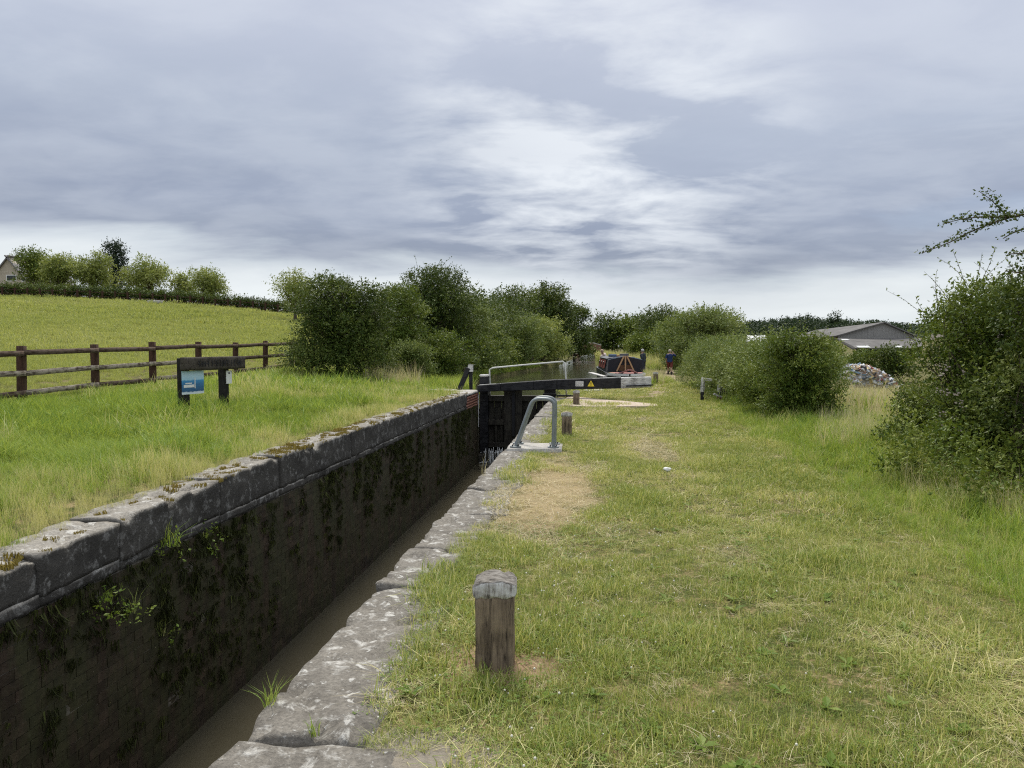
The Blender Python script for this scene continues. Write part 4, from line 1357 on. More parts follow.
# far hedge across the meadow and its little fence
pts = []
for px_, base_, top_, d_ in ((-60, 292, 279, 80), (0, 294, 284, 80), (60, 297, 287, 80), (120, 301, 290, 80), (180, 305, 294, 80), (240, 309.5, 298.5, 80), (300, 314, 303, 80), (345, 318, 307, 80)):
    X_, Y_ = xy(px_, d_)
    pts.append((X_, Y_, 1.12))
hedge('field_hedge', 'long clipped dark hedge along the top of the meadow', pts, 1.35, .15, 80000, 'leaf_dark', .5, rough=.06)
ff = empty('hedge_fence', (pts[0][0], pts[0][1] - 1.3, tz1(pts[0][0], pts[0][1] - 1.3)))
tag(ff, 'thin dark post fence at the foot of the far clipped hedge', 'fence')
pm = Geo().box(-.07, .07, -.07, .07, -.2, 1.05).mesh('post')
pm.materials.append(M['fence_post'])
for i in range(34):
    t = i / 33
    x = pts[0][0] + (pts[-1][0] - pts[0][0]) * t
    y = pts[0][1] + (pts[-1][1] - pts[0][1]) * t - 1.3
    o = link('post', pm, None, ff)
    o.location = Vector((x, y, tz1(x, y))) - ff.location
g_ = Geo()
for i in range(33):
    for hz in (.45, .85):
        a = Vector((pts[0][0] + (pts[-1][0] - pts[0][0]) * i / 33, pts[0][1] + (pts[-1][1] - pts[0][1]) * i / 33 - 1.3, 0)); b = Vector((pts[0][0] + (pts[-1][0] - pts[0][0]) * (i + 1) / 33, pts[0][1] + (pts[-1][1] - pts[0][1]) * (i + 1) / 33 - 1.3, 0))
        a.z = tz1(a.x, a.y) + hz; b.z = tz1(b.x, b.y) + hz
        g_.bar(a, b, .02, .05)
g_.obj('wires', M['fence_post'], ff).location = -ff.location
loc = place(156, 77)
me = block_mesh('stone_trough', 1.5, .45, .42, 6, 3, 3, amp=.03, rnd=.06, seed=9)
tag(link('stone_trough', me, M['concrete'], None, loc), 'small pale low block at the foot of the far hedge', 'trough')

# --- distant wood on the skyline at right
bs = []
for k in range(460):
    px_ = random.uniform(700, 1080)
    d_ = random.uniform(430, 560)
    X_, Y_ = xy(px_, d_)
    prof = np.interp(px_, [700, 745, 775, 800, 830, 870, 905, 1080], [324, 322, 320.5, 318.5, 319.5, 322, 324.5, 326]) + random.uniform(-1.2, 3.0)
    top = 1.5 + (348 - prof) * d_ / 769
    r_ = random.uniform(3.0, 6.5)
    bs.append((X_, Y_, top - r_, r_, r_, r_))
    bs.append((X_, Y_, top - r_ * 2.4, r_ * 1.2, r_, r_ * 1.3))
    bs.append((X_ + 3, Y_, top - r_ * 3.6, r_ * 1.4, r_, r_ * 1.3))
V, F, A = leaf_cloud(bs, 230000, 1.1, 8, twig=1.4, up=.1)
tag(link('far_wood', np_mesh('far_wood', V, F, A), M['leaf_far']), 'dark distant wood along the skyline behind the barn', 'wood', kind='stuff')
for px_, top, lab in ((806, 318.5, 'round taller tree rising from the distant wood'), (833, 317, 'pair of slim pointed trees rising from the distant wood by the barn roof')):
    loc = place(px_, 470)
    hh = 1.5 + (348 - top) * 470 / 769 - loc[2]
    if px_ == 806: bs = [(random.gauss(0, 2.6), random.gauss(0, 2), hh - random.uniform(2, 6), 2.6, 2.6, 2.2) for _ in range(9)]
    else: bs = [(dx_, 0, hh * t_, 1.7 * (1.15 - t_), 1.7 * (1.15 - t_), 1.3) for dx_ in (-1.6, 1.8) for t_ in np.linspace(.4, .97, 8)]
    plant('tree', lab, 'tree', loc, bs, 1400, 1.1, 'leaf_far', trunk_r=.3, stems=1, spread=.1)
# scrub between hedge and barn
for px_, d_, top, w_, mt, lab in ((824, 34, 352, 40, 'leaf_pale', 'pale scrub left of the rubbish heap'), (866, 62, 352.5, 44, 'leaf_mid', 'dark green elder bush above the rubbish heap'), (892, 60, 350, 42, 'leaf_dark', 'dark shrub below the barn eaves'), (826, 50, 344, 40, 'leaf_mid', 'rusty green bush at the low end of the barn roof')):
    veg(px_, d_, top, w_, mt, lab, n=14, seed=int(px_), dens=.9)

# ------------------------------------------------------------------ buildings
def wall_grid(): pass


m, S = new_mat('asbestos_sheet_roof')
t = S.n('ShaderNodeTexCoord')
wv = S.n('ShaderNodeTexWave', {'Vector': (t, 'UV'), 'Scale': 20.0})
g = S.n('ShaderNodeNewGeometry')
nz = S.noise((g, 'Position'), .6, 6, .65)
cc = S.ramp(nz, [(.3, (.085, .082, .08)), (.55, (.14, .135, .13)), (.75, (.21, .20, .195))])
S.out(bsdf(S, cc, .85, None, .2))
M['sheet'] = m
M['board_grey'] = wood_material('grey_barn_boards', (.34, .33, .31), (.20, .19, .18), (1, 1, 14))
M['roof_pale'] = simple('pale_roof_patch', (.55, .56, .56), .6, .1, 2)
M['dark_gap_side'] = simple('dark_shed_gap_and_side', (.035, .033, .032), .9, .2, 2)  # near-black for barn sides; under the eave it stands for the gap's shade
barn = empty('barn', place(860, 112))
tag(barn, 'old grey farm barn with boarded gable and low lean-to roof', 'barn')
def B(px_, py_, d_): return at(px_, py_, d_) - barn.location
def slab(name, quad, th, mat_, parent=barn, down=True):
    q_ = [Vector(p) for p in quad]
    n_ = (q_[1] - q_[0]).cross(q_[3] - q_[0]).normalized()
    if n_.z < 0 and abs(n_.z) > .05: n_ = -n_
    lo = [p - n_ * th for p in q_]
    return Geo().add(q_ + lo, [(0, 1, 2, 3), (7, 6, 5, 4), (0, 4, 5, 1), (1, 5, 6, 2), (2, 6, 7, 3), (3, 7, 4, 0)]).obj(name, mat_, parent)


gl, gr, ga = (838, 335.0), (916, 335.5), (885, 322.6)        # gable corners and apex
# boards of the gable wall, one by one
nb_ = 26
for i in range(nb_):
    xa = gl[0] + (gr[0] - gl[0]) * i / nb_
    xb = gl[0] + (gr[0] - gl[0]) * (i + 1) / nb_ - .12
    def topy(x):
        return gl[1] + (ga[1] - gl[1]) * (x - gl[0]) / (ga[0] - gl[0]) if x < ga[0] else ga[1] + (gr[1] - ga[1]) * (x - ga[0]) / (gr[0] - ga[0])
    dd_ = 112 + random.uniform(-.03, .03)
    slab('board', [B(xa, 338.5, dd_), B(xb, 338.5, dd_), B(xb, topy(xb) + .2, dd_), B(xa, topy(xa) + .2, dd_)], .05, M['board_grey'])
sh = Vector((-6.2, 12.5, -.85))
def back(p, z=0): return p + sh + Vector((0, 0, z))
a_, b_, c_ = B(836.0, 335.6, 111.6), B(885, 321.8, 111.6), B(919, 336.3, 111.6)
slab('roof', [a_, b_, back(b_), back(a_)], .15, M['sheet'])
slab('roof', [b_, c_, back(c_), back(b_)], .15, M['sheet'])
# lean-to in front
e0, e1, e2, e3 = B(836, 338.2, 111.5), B(920, 338.2, 111.5), B(924, 348.0, 103), B(856, 348.0, 103)
slab('lean_to_roof', [e3, e2, e1, e0], .15, M['sheet'])
e0b, e3b = B(829, 335.5, 112), B(856, 348.3, 103)
slab('lean_to_roof', [B(834, 337.4, 111.4), B(836.5, 338, 111.4), B(857, 348.2, 102.9), B(853, 348.6, 102.9)], .15, M['dark_gap_side'])
slab('patch_sheet', [B(858, 347.4, 102.7), B(871, 347.4, 102.7), B(868, 345.6, 104.2), B(856, 345.8, 104.2)], .05, M['roof_pale'])
slab('patch_sheet', [B(895, 347.4, 102.7), B(905, 347.4, 102.7), B(902, 345.8, 104.2), B(894, 345.8, 104.2)], .05, M['roof_pale'])
slab('patch_sheet', [B(842, 340.0, 109.4), B(850, 340.0, 109.4), B(847, 338.9, 110.6), B(841, 338.9, 110.6)], .05, M['roof_pale'])
slab('back_wall', [B(856, 348.6, 104.5), B(922, 348.6, 104.5), B(922, 358, 104.5), B(856, 358, 104.5)], .1, M['dark_gap_side'])  # dark sheet: shade of the gap under the lean-to put into its colour
for px_ in (857, 868, 881, 894, 908):
    p = B(px_, 348.4, 103.3)
    Geo().box(p.x - .09, p.x + .09, p.y - .09, p.y + .09, -1.0, p.z).obj('post', M['fence_post'], barn)
slab('side_roof', [B(822, 336.3, 116), B(836, 335.6, 111.8), back(B(836, 335.6, 111.8)), back(B(819, 336.9, 116))], .12, M['sheet'])
slab('side_wall', [B(829, 337.2, 113), B(836, 338, 111.7), B(836, 345, 111.7), B(829, 344, 113)], .1, M['dark_gap_side'])

for i, (xa, xb, ya, yb_, d_, lab) in enumerate(((746, 767, 335.0, 341.5, 95, 'pale metal shed roof showing over the clipped hedge'), (776, 786, 336.5, 341.0, 96, 'small sliver of pale roof beside the pale metal shed'))):
    sd_ = empty('shed', place((xa + xb) / 2, d_))
    tag(sd_, lab, 'shed')
    def Sx(px_, py_, dd_): return at(px_, py_, dd_) - sd_.location
    slab('roof', [Sx(xa, yb_, d_), Sx(xb, yb_, d_), Sx(xb - 1, ya, d_ + 4), Sx(xa + 1, ya, d_ + 4)], .1, M['roof_pale'], sd_)
    p, q = Sx(xa + .5, yb_, d_ + .3), Sx(xb - .5, yb_, d_ + .3)
    Geo().box(p.x, q.x, p.y, p.y + 3.4, -1.2, p.z - .08).obj('wall', M['board_grey'], sd_)

# stone house at far left
m, S = new_mat('cream_house_stone')
g = S.n('ShaderNodeNewGeometry')
nz = S.noise((g, 'Position'), 3, 5, .6)
S.out(bsdf(S, S.ramp(nz, [(.3, (.38, .33, .26)), (.7, (.52, .46, .37))]), .9))
M['house'] = m
house = empty('house', place(2, 118))
tag(house, 'cream stone house gable at the far left behind the hedge', 'house')
def Hh(px_, py_, d_): return at(px_, py_, d_) - house.location
zb = -1.0
w0, w1, wa = Hh(-30, 268, 116), Hh(26, 283, 116), Hh(11, 257, 116)
L0, L1 = Vector((-9.5, 0, 0)), Vector((3.1, 0, 0))
zr_, ze_ = Hh(8, 256.5, 116).z, Hh(24, 279, 116).z
xr, xe = Hh(8.5, 257, 116).x, Hh(27, 280, 116).x
yw = Hh(10, 280, 116).y
xl_ = xr - (xe - xr)
Geo().add([(xl_, yw, zb), (xe, yw, zb), (xe, yw, ze_), (xr, yw, zr_), (xl_, yw, ze_), (xl_, yw + 11, zb), (xe, yw + 11, zb), (xe, yw + 11, ze_), (xr, yw + 11, zr_), (xl_, yw + 11, ze_)],
          [(0, 1, 2, 3, 4), (9, 8, 7, 6, 5), (1, 6, 7, 2), (5, 0, 4, 9), (2, 7, 8, 3), (3, 8, 9, 4)]).obj('wall', M['house'], house)
for x0, z0, x1, z1 in ((xr - .25, zr_ + .2, xe + .3, ze_ - .15), (xr + .25, zr_ + .2, xl_ - .3, ze_ - .15)):
    slab('roof', [Vector((x0, yw - .3, z0)), Vector((x1, yw - .3, z1)), Vector((x1, yw + 11.3, z1)), Vector((x0, yw + 11.3, z0))], .18, simple('grey_roof_tiles', (.17, .16, .16), .8, .2, 3), house)
for xa, xb, za, zb_ in ((6.5, 16, 280.5, 275.6), (23, 25.5, 281, 277)):
    p, q = Hh(xa, za, 115.9), Hh(xb, zb_, 115.9)
    fr = Geo().box(p.x - .12, q.x + .12, yw - .05, yw + .02, p.z - .12, q.z + .12).obj('window', M['white'], house)
    Geo().box(p.x, q.x, yw - .07, yw - .052, p.z, q.z).obj('pane', simple('dark_glass', (.02, .025, .03), .1, .1), fr)

# brick bridge over the far canal
br_ = empty('bridge', (xy(587, 158)[0], xy(587, 158)[1], -.3))
tag(br_, 'small red brick arched bridge over the canal in the distance', 'bridge')
half, zt, th_ = 2.9, 2.75, 2.5
arcp = [(-1.55 + 3.1 * i / 10, math.sqrt(max(0, 1 - ((-1.55 + 3.1 * i / 10) / 1.6) ** 2)) * 1.35 + .25) for i in range(11)]
for yy_, nm in ((0, 'parapet_wall'), (4.2, 'parapet_wall')):
    vs, fs = [], []
    out = [(-half, -.6)] + [(-1.55, -.6)] + arcp + [(1.55, -.6), (half, -.6), (half, zt - .5), (1.2, zt - .05), (0, zt + .05), (-1.2, zt - .05), (-half, zt - .5)]
    n_ = len(out)
    vs = [(x, yy_, z) for x, z in out] + [(x, yy_ + .45, z) for x, z in out]
    fs = [tuple(range(n_)), tuple(reversed(range(n_, 2 * n_)))] + [(i, n_ + i, n_ + (i + 1) % n_, (i + 1) % n_) for i in range(n_)]
    Geo().add(vs, fs).obj(nm, M['brick_far'], br_)
    Geo().tube([(-half, yy_ + .22, zt - .45), (-1.2, yy_ + .22, zt), (0, yy_ + .22, zt + .1), (1.2, yy_ + .22, zt), (half, yy_ + .22, zt - .45)], .22, 6).obj('coping', M['stone'], br_)
vs = [(x, .46, z + .02) for x, z in arcp] + [(x, 4.19, z + .02) for x, z in arcp]
Geo().add(vs, [(i, i + 1, 12 + i, 11 + i) for i in range(10)]).obj('arch_vault', M['brick_far'], br_)
Geo().box(-half, half, .46, 4.19, zt - 1.0, zt - .8).obj('deck', M['earth'], br_)

# rubbish heap
M['heap_base'] = simple('grey_rubble_dust', (.40, .38, .36), .9, .5, 5, .1, .6)
heap = empty('rubbish_heap', place(864, 43, .40))
tag(heap, 'heap of mixed white and coloured rubbish beyond the right hedge', 'rubbish heap')
hs = 43 / 769
me = block_mesh('mound', 3.9, 1.9, 1.25, 14, 10, 6, amp=.12, rnd=.5, seed=3, freq=1.5)
for v in me.vertices:
    v.co.z *= max(.15, 1 - (abs(v.co.x + .45) / 2.1) ** 2.2)
link('mound', me, M['heap_base'], heap)
me = heap.children[0].data
cols = [((.70, .71, .72), 5), ((.55, .60, .66), 2), ((.48, .36, .22), 2), ((.10, .10, .11), 2), ((.30, .20, .14), 1), ((.22, .32, .42), 1), ((.60, .50, .26), 1), ((.35, .12, .10), .5)]
for ci, (cc, wgt) in enumerate(cols):
    g_ = Geo()
    for k in range(int(120 * wgt)):
        v = me.vertices[random.randrange(len(me.vertices))].co
        if v.z < .15: continue
        Mx = Matrix.Translation(v) @ Matrix.Rotation(random.uniform(0, 6), 4, 'Z') @ Matrix.Rotation(random.gauss(0, .5), 4, 'X') @ Matrix.Rotation(random.gauss(0, .5), 4, 'Y')
        a, b, c = random.uniform(.04, .20), random.uniform(.03, .14), random.uniform(.01, .06)
        g_.box(-a, a, -b, b, -c, c, M=Mx)
    o = g_.obj('scraps', simple('scrap_%d' % ci, cc, .6, .15, 12), heap)
    o['kind'] = 'stuff'

# ------------------------------------------------------------------ narrowboat
bow_x, bow_y = xy(630, 38.2)
boat = empty('narrowboat', (bow_x, bow_y, -.38), R(3.0))
tag(boat, 'dark moored narrowboat with tan cratch frame and red white bow', 'boat')
m_navy = simple('navy_boat_paint', (.018, .022, .035), .4, .2, 3)
m_maroon = simple('maroon_boat_panel', (.15, .035, .03), .45, .2, 3)
m_tan = simple('varnished_tan_timber', (.40, .27, .14), .5, .15, 6)
m_canvas = simple('black_canvas', (.020, .021, .026), .8, .25, 4)
m_pinkw = simple('faded_red_paint', (.42, .20, .18), .6, .15, 5)
# hull: lofted sections from the pointed bow (y=0) to the stern
secs = [(0.0, .04, .60), (.5, .42, .58), (1.1, .74, .57), (1.9, .98, .57), (3.0, 1.04, .58), (12.6, 1.04, .62), (13.6, .85, .66), (14.3, .35, .70)]
vs, fs = [], []
for y, hw, zt_ in secs:
    vs += [(-hw * .9, y + .05, -.35), (-hw, y, zt_), (-hw * .86, y + .02, zt_ + .0), (hw * .86, y + .02, zt_), (hw, y, zt_), (hw * .9, y + .05, -.35)]
for i in range(len(secs) - 1):
    for k in range(5):
        if k == 2: continue
        a = i * 6 + k
        fs.append((a, a + 1, a + 7, a + 6))
Geo().add(vs, fs).obj('hull', m_navy, boat, smooth=False)
# white and red band round the bow
for sx_ in (-1, 1):
    g_ = Geo()
    prof = [(0.02, .05), (.5, .44), (1.1, .76), (1.9, 1.0)]
    for (ya, xa), (yb2, xb) in zip(prof[:-1], prof[1:]):
        g_.bar((sx_ * xa, ya - .03, .53 - ya * .01), (sx_ * xb, yb2 - .03, .53 - yb2 * .01), .04, .11)
    g_.obj('bow_band', M['white'], boat)
    g2 = Geo()
    for (ya, xa), (yb2, xb) in zip(prof[:-1], prof[1:]):
        g2.bar((sx_ * xa * .8, ya + .12, .80 - min(ya, .95) * .33), (sx_ * xb * .8, yb2 + .05, .80 - min(yb2, .95) * .33), .16, .05)
    g2.obj('gunwale', m_pinkw, boat)
Geo().add([(-.72, 1.25, .59), (0, .15, .61), (.72, 1.25, .59), (.9, 2.2, .60), (-.9, 2.2, .60)], [(0, 1, 2), (0, 2, 3, 4)]).obj('foredeck', m_pinkw, boat)
# cabin
yc0, yc1 = 4.0, 11.4
Geo().add([(-.98, yc0, .62), (.98, yc0, .62), (.84, yc0, 1.30), (-.84, yc0, 1.30), (-.98, yc1, .62), (.98, yc1, .62), (.84, yc1, 1.30), (-.84, yc1, 1.30)], [(0, 1, 2, 3), (5, 4, 7, 6), (1, 5, 6, 2), (4, 0, 3, 7)]).obj('cabin', m_navy, boat)
Geo().add([(-.90, yc0 - .1, 1.302), (.90, yc0 - .1, 1.302), (.90, yc1 + .1, 1.302), (-.90, yc1 + .1, 1.302), (-.5, yc0 - .1, 1.37), (.5, yc0 - .1, 1.37), (.5, yc1 + .1, 1.37), (-.5, yc1 + .1, 1.37)], [(0, 3, 2, 1), (4, 5, 6, 7), (0, 1, 5, 4), (2, 3, 7, 6), (1, 2, 6, 5), (3, 0, 4, 7)]).obj('roof', simple('dark_grey_roof', (.05, .055, .065), .5, .2, 3), boat)
for y in (4.4, 6.6, 8.8):
    pn = slab('side_panel', [Vector((-1.0 + .008, y, .74)), Vector((-1.0 + .008, y + 1.8, .74)), Vector((-.895, y + 1.8, 1.22)), Vector((-.895, y, 1.22))], -.012, m_maroon, boat)
    Geo().tube([(-.985, y + .85, .98), (-.955, y + .85, .985)], .16, 12).obj('porthole', M['black'], pn)
# canvas front and the cratch board with its tan struts
Geo().add([(-.95, 2.55, .60), (.95, 2.55, .60), (.88, 2.6, 1.25), (.12, 2.6, 1.42), (-.12, 2.6, 1.42), (-.88, 2.6, 1.25), (-.95, 3.99, .62), (.95, 3.99, .62), (.85, 3.99, 1.25), (.12, 3.99, 1.46), (-.12, 3.99, 1.46), (-.85, 3.99, 1.25)],
          [(0, 1, 2, 3, 4, 5), (1, 7, 8, 2), (2, 8, 9, 3), (3, 9, 10, 4), (4, 10, 11, 5), (5, 11, 6, 0)]).obj('cratch_cover', m_canvas, boat)
for xb in (-.46, 0.0, .46):
    Geo().bar((xb, 2.50, .64), (xb * .16, 2.53, 1.46), .075, .05, up=(0, 1, 0)).obj('cratch_strut', m_tan, boat)
m_cp = simple('brown_cratch_panel', (.10, .05, .02), .5, .2)
for xa in (-.36, .06):
    Geo().box(xa, xa + .30, 2.555, 2.575, .66, .98).obj('cratch_panel', m_cp, boat)
for sx_ in (-1, 1):
    Geo().bar((sx_ * .35, 2.7, 1.40), (sx_ * .9, 2.7, 1.24), .02, .05).obj('pale_trim', simple('blue_grey_trim', (.28, .34, .42), .5, .1), boat)
for xr_, yr_, sz_, cm_ in ((-.45, 5.6, .22, (.10, .14, .22)), (-.15, 6.4, .16, (.40, .22, .10)), (.35, 7.2, .25, (.12, .12, .13))):
    Geo().box(xr_ - sz_, xr_ + sz_, yr_, yr_ + .5, 1.372, 1.372 + sz_ * .7).obj('roof_box', simple('roof_clutter', cm_, .7, .2), boat, bevel=.02)
Geo().tube([(.62, 4.3, 1.36), (.55, 10.5, 1.38)], .03, 6).obj('boat_pole', m_tan, boat)
Geo().bar((-1.75, 4.6, .50), (-1.05, 2.4, .36), .28, .05).obj('gang_plank', M['white_paint'], boat)

# ------------------------------------------------------------------ people
def person(label, loc, rz, cl, pose):
    """One continuous skinned body with clothing as children; cl: colours, pose: joints in metres, facing +Y."""
    root = empty('person', loc, rz)
    tag(root, label, 'person', 'people by the moored boat')
    mats = [simple('skin', (.45, .27, .19), .6, .08), simple('hair', cl['hair'], .8, .15)]
    J = pose
    vs, es, rs = [], [], []
    def add(p, r, par=None):
        vs.append(p); rs.append(r)
        if par is not None: es.append((par, len(vs) - 1))
        return len(vs) - 1
    pel = add(J['pelvis'], (.14, .10))
    ch = add(J['chest'], (.155, .11), add(J['waist'], (.125, .095), pel))
    nk = add(J['neck'], (.055, .055), ch)
    hd0 = add(J['head0'], (.065, .07), nk)
    hd1 = add(J['head1'], (.078, .095), hd0)
    add(J['head2'], (.06, .07), hd1)
    for s in ('l', 'r'):
        sh_ = add(J['sho_' + s], (.062, .062), ch)
        elb = add(J['elb_' + s], (.042, .042), sh_)
        wr = add(J['wri_' + s], (.028, .03), elb)
        d = (Vector(J['wri_' + s]) - Vector(J['elb_' + s])).normalized()
        sd = d.cross(Vector((0, 1, .2))).normalized()
        pm_ = add(tuple(Vector(J['wri_' + s]) + d * .07), (.036, .018), wr)
        for k in range(4):
            b0 = Vector(J['wri_' + s]) + d * .09 + sd * (.022 * (k - 1.5))
            f1 = add(tuple(b0 + d * (.035 + .006 * (1.5 - abs(k - 1.5)))), (.009, .009), pm_)
            add(tuple(b0 + d * .062 + Vector((0, .018, 0))), (.0075, .0075), f1)
        th = add(tuple(Vector(J['wri_' + s]) + d * .045 + sd * .045), (.011, .011), wr)
        add(tuple(Vector(J['wri_' + s]) + d * .075 + sd * .06), (.009, .009), th)
        hp0 = add(J['hip_' + s], (.088, .09), pel)
        kn = add(J['kne_' + s], (.056, .06), hp0)
        an = add(J['ank_' + s], (.038, .042), kn)
        add(tuple(Vector(J['ank_' + s]) + Vector((0, .15, -.06))), (.04, .03), an)
    me = bpy.data.meshes.new('body')
    me.from_pydata([tuple(v) for v in vs], es, [])
    for m_ in mats: me.materials.append(m_)
    o = bpy.data.objects.new('body', me)
    COL.objects.link(o)
    bm = bmesh.new(); bm.from_mesh(me)
    lay = bm.verts.layers.skin.verify()
    bm.verts.ensure_lookup_table()
    for v, r_ in zip(bm.verts, rs):
        v[lay].radius = r_
    bm.verts[0][lay].use_root = True
    bm.to_mesh(me); bm.free()
    o.modifiers.new('skin', 'SKIN').use_smooth_shade = True
    sub = o.modifiers.new('sub', 'SUBSURF'); sub.levels = 1; sub.render_levels = 1
    dg = bpy.context.evaluated_depsgraph_get()
    me2 = bpy.data.meshes.new_from_object(o.evaluated_get(dg))
    bpy.data.objects.remove(o)
    me2.name = 'body'
    me2.polygons.foreach_set('use_smooth', [True] * len(me2.polygons))
    link('body', me2, None, root)
    def shell(name, pts, rads, mat_, n=12):
        return Geo().tube(smooth_path(pts, 4), list(np.interp(np.linspace(0, 1, (len(pts) - 1) * 4 + 1), np.linspace(0, 1, len(rads)), rads)), n).obj(name, mat_, root, smooth=True)
    mt = simple('top_cloth', cl['top'], .85, .2, 8)
    P_ = lambda k: Vector(J[k])
    tor = shell('jacket', [P_('pelvis') + Vector((0, 0, -.06)), P_('waist'), P_('chest') + Vector((0, 0, .04)), P_('neck') + Vector((0, 0, -.03))], [.185, .175, .205, .09], mt)
    for s in ('l', 'r'):
        shell('sleeve', [P_('sho_' + s) * .9 + P_('chest') * .1, P_('sho_' + s).lerp(P_('elb_' + s), .5), P_('elb_' + s)] + ([P_('wri_' + s)] if cl.get('long') else []), [.085, .07, .055], mt, 10)
        shell('trouser_leg', [P_('hip_' + s) + Vector((0, 0, .06)), P_('hip_' + s).lerp(P_('kne_' + s), .5), P_('kne_' + s).lerp(P_('hip_' + s), .08)] + ([] if cl['shorts'] else [P_('ank_' + s)]), [.115, .105, .09], simple('leg_cloth', cl['legs'], .85, .2), 10)
        a = P_('ank_' + s)
        shell('boot', [a + Vector((0, -.01, .14)), a + Vector((0, -.01, -.02)), a + Vector((0, .14, -.055))], [.055, .06, .045], simple('boot_leather', (.03, .028, .026), .6), 8)
    # hair and face
    h = P_('head1')
    g_ = Geo()
    bmh = bmesh.new()
    bmesh.ops.create_uvsphere(bmh, u_segments=14, v_segments=9, radius=.112)
    for v in bmh.verts:
        v.co.y *= 1.1; v.co.z *= 1.05
        if v.co.y > .03 and v.co.z < .055: v.co *= .80
        if v.co.z < -.07: v.co *= .8
    meh = bpy.data.meshes.new('hair'); bmh.to_mesh(meh); bmh.free()
    meh.polygons.foreach_set('use_smooth', [True] * len(meh.polygons))
    ho = link('hair', meh, mats[1], root); ho.location = h + Vector((0, -.012, .035))
    f_ = Geo()
    f_.tube([h + Vector((0, .10, -.005)), h + Vector((0, .128, -.035))], [.012, .018], 6)
    f_.tube([h + Vector((-.028, .098, .0)), h + Vector((-.028, .104, .0))], .012, 6)
    f_.tube([h + Vector((.028, .098, .0)), h + Vector((.028, .104, .0))], .012, 6)
    f_.tube([h + Vector((-.03, .092, -.07)), h + Vector((.03, .092, -.07))], .008, 6)
    for s in (-1, 1):
        f_.tube([h + Vector((s * .078, 0, -.03)), h + Vector((s * .088, -.01, .03))], .018, 6)
    f_.obj('face', mats[0], root, smooth=True)
    return root


def stand(h, stride=.0, arm_r=None, lean=.0):
    k = h / 1.72
    J = dict(pelvis=(0, 0, .93), waist=(0, lean * .4, 1.10), chest=(0, lean * .9, 1.32), neck=(0, lean * 1.2, 1.47), head0=(0, lean * 1.3 + .01, 1.53), head1=(0, lean * 1.4 + .015, 1.60), head2=(0, lean * 1.4, 1.67),
             sho_l=(-.19, lean, 1.40), elb_l=(-.25, -.06, 1.13), wri_l=(-.24, .07, .93), sho_r=(.19, lean, 1.40), elb_r=(.25, -.03, 1.13), wri_r=(.24, .10, .94),
             hip_l=(-.095, 0, .88), kne_l=(-.10, .03 + stride, .50), ank_l=(-.10, -.02 + stride * 1.5, .09), hip_r=(.095, 0, .88), kne_r=(.10, .02 - stride * .5, .49), ank_r=(.10, -.05 - stride * 1.6, .09))
    if arm_r: J.update(arm_r)
    return {a: tuple(c * k for c in b) for a, b in J.items()}


X_, Y_ = xy(670, 50)
person('person in blue jacket and red shorts walking away on the footpath', (X_, Y_, tz1(X_, Y_)), R(-4), dict(hair=(.42, .37, .31), top=(.022, .042, .12), legs=(.17, .045, .035), shorts=True), stand(1.64, .16, dict(elb_r=(.40, .06, 1.30), wri_r=(.25, .20, 1.48))))
X_, Y_ = xy(643.5, 51)
person('grey haired person in dark top standing beside the boat', (X_, Y_, tz1(X_, Y_)), R(60), dict(hair=(.42, .42, .41), top=(.045, .055, .065), legs=(.05, .05, .07), shorts=False, long=True), stand(1.66, .0, None, .05))
cs, sn = math.cos(R(3)), math.sin(R(3))
lx, ly = -.45, 12.3
person('person in pale top leaning at the stern of the boat', (bow_x + lx * cs - ly * sn, bow_y + lx * sn + ly * cs, -.22), R(110), dict(hair=(.42, .30, .22), top=(.62, .52, .46), legs=(.06, .09, .16), shorts=False), stand(1.60, .0, None, .18))
Geo().add([(-.9, 11.5, .12), (.9, 11.5, .12), (.8, 13.5, .12), (-.8, 13.5, .12)], [(0, 1, 2, 3)]).obj('stern_deck', m_navy, boat)

# white posts in the hedge
X_, Y_ = xy(711.5, 21.6)
sp_ = empty('hedge_barrier', (X_, Y_, tz1(X_, Y_)), R(-18))
tag(sp_, 'old white and black post barrier half buried in the hedge', 'barrier')
for x_, h_ in ((-.24, .66), (.22, .58)):
    p_ = Geo().box(x_ - .045, x_ + .045, -.05, .05, -.15, .26).obj('post', M['black_paint'], sp_, bevel=.006)
    Geo().bar((x_, 0, .262), (x_ + .03, -.02, h_), .085, .095).obj('white_top', M['white_paint'], p_, bevel=.008)
Geo().bar((-.22, -.03, .62), (.02, .02, .60), .06, .07).obj('rail', M['white_paint'], sp_, bevel=.006)
Geo().bar((.10, -.12, .22), (.30, .0, .12), .05, .06).obj('fallen_rail', M['white_paint'], sp_, bevel=.006)
Geo().bar((.18, -.10, .10), (.36, -.06, .06), .12, .10).obj('rusty_block', simple('rusty_iron', (.10, .035, .03), .8, .3), sp_, bevel=.01)

# white scrap on the grass
X_, Y_ = xy(668, 1153.5 / (474 - 348))
me = block_mesh('paper_scrap', .085, .07, .05, 4, 4, 3, amp=.016, rnd=.02, seed=4, freq=18)
tag(link('paper_scrap', me, M['white'], None, (X_, Y_, tz1(X_, Y_) + .015), (0, .2, .6)), 'crumpled white scrap lying alone on the mown grass', 'litter')

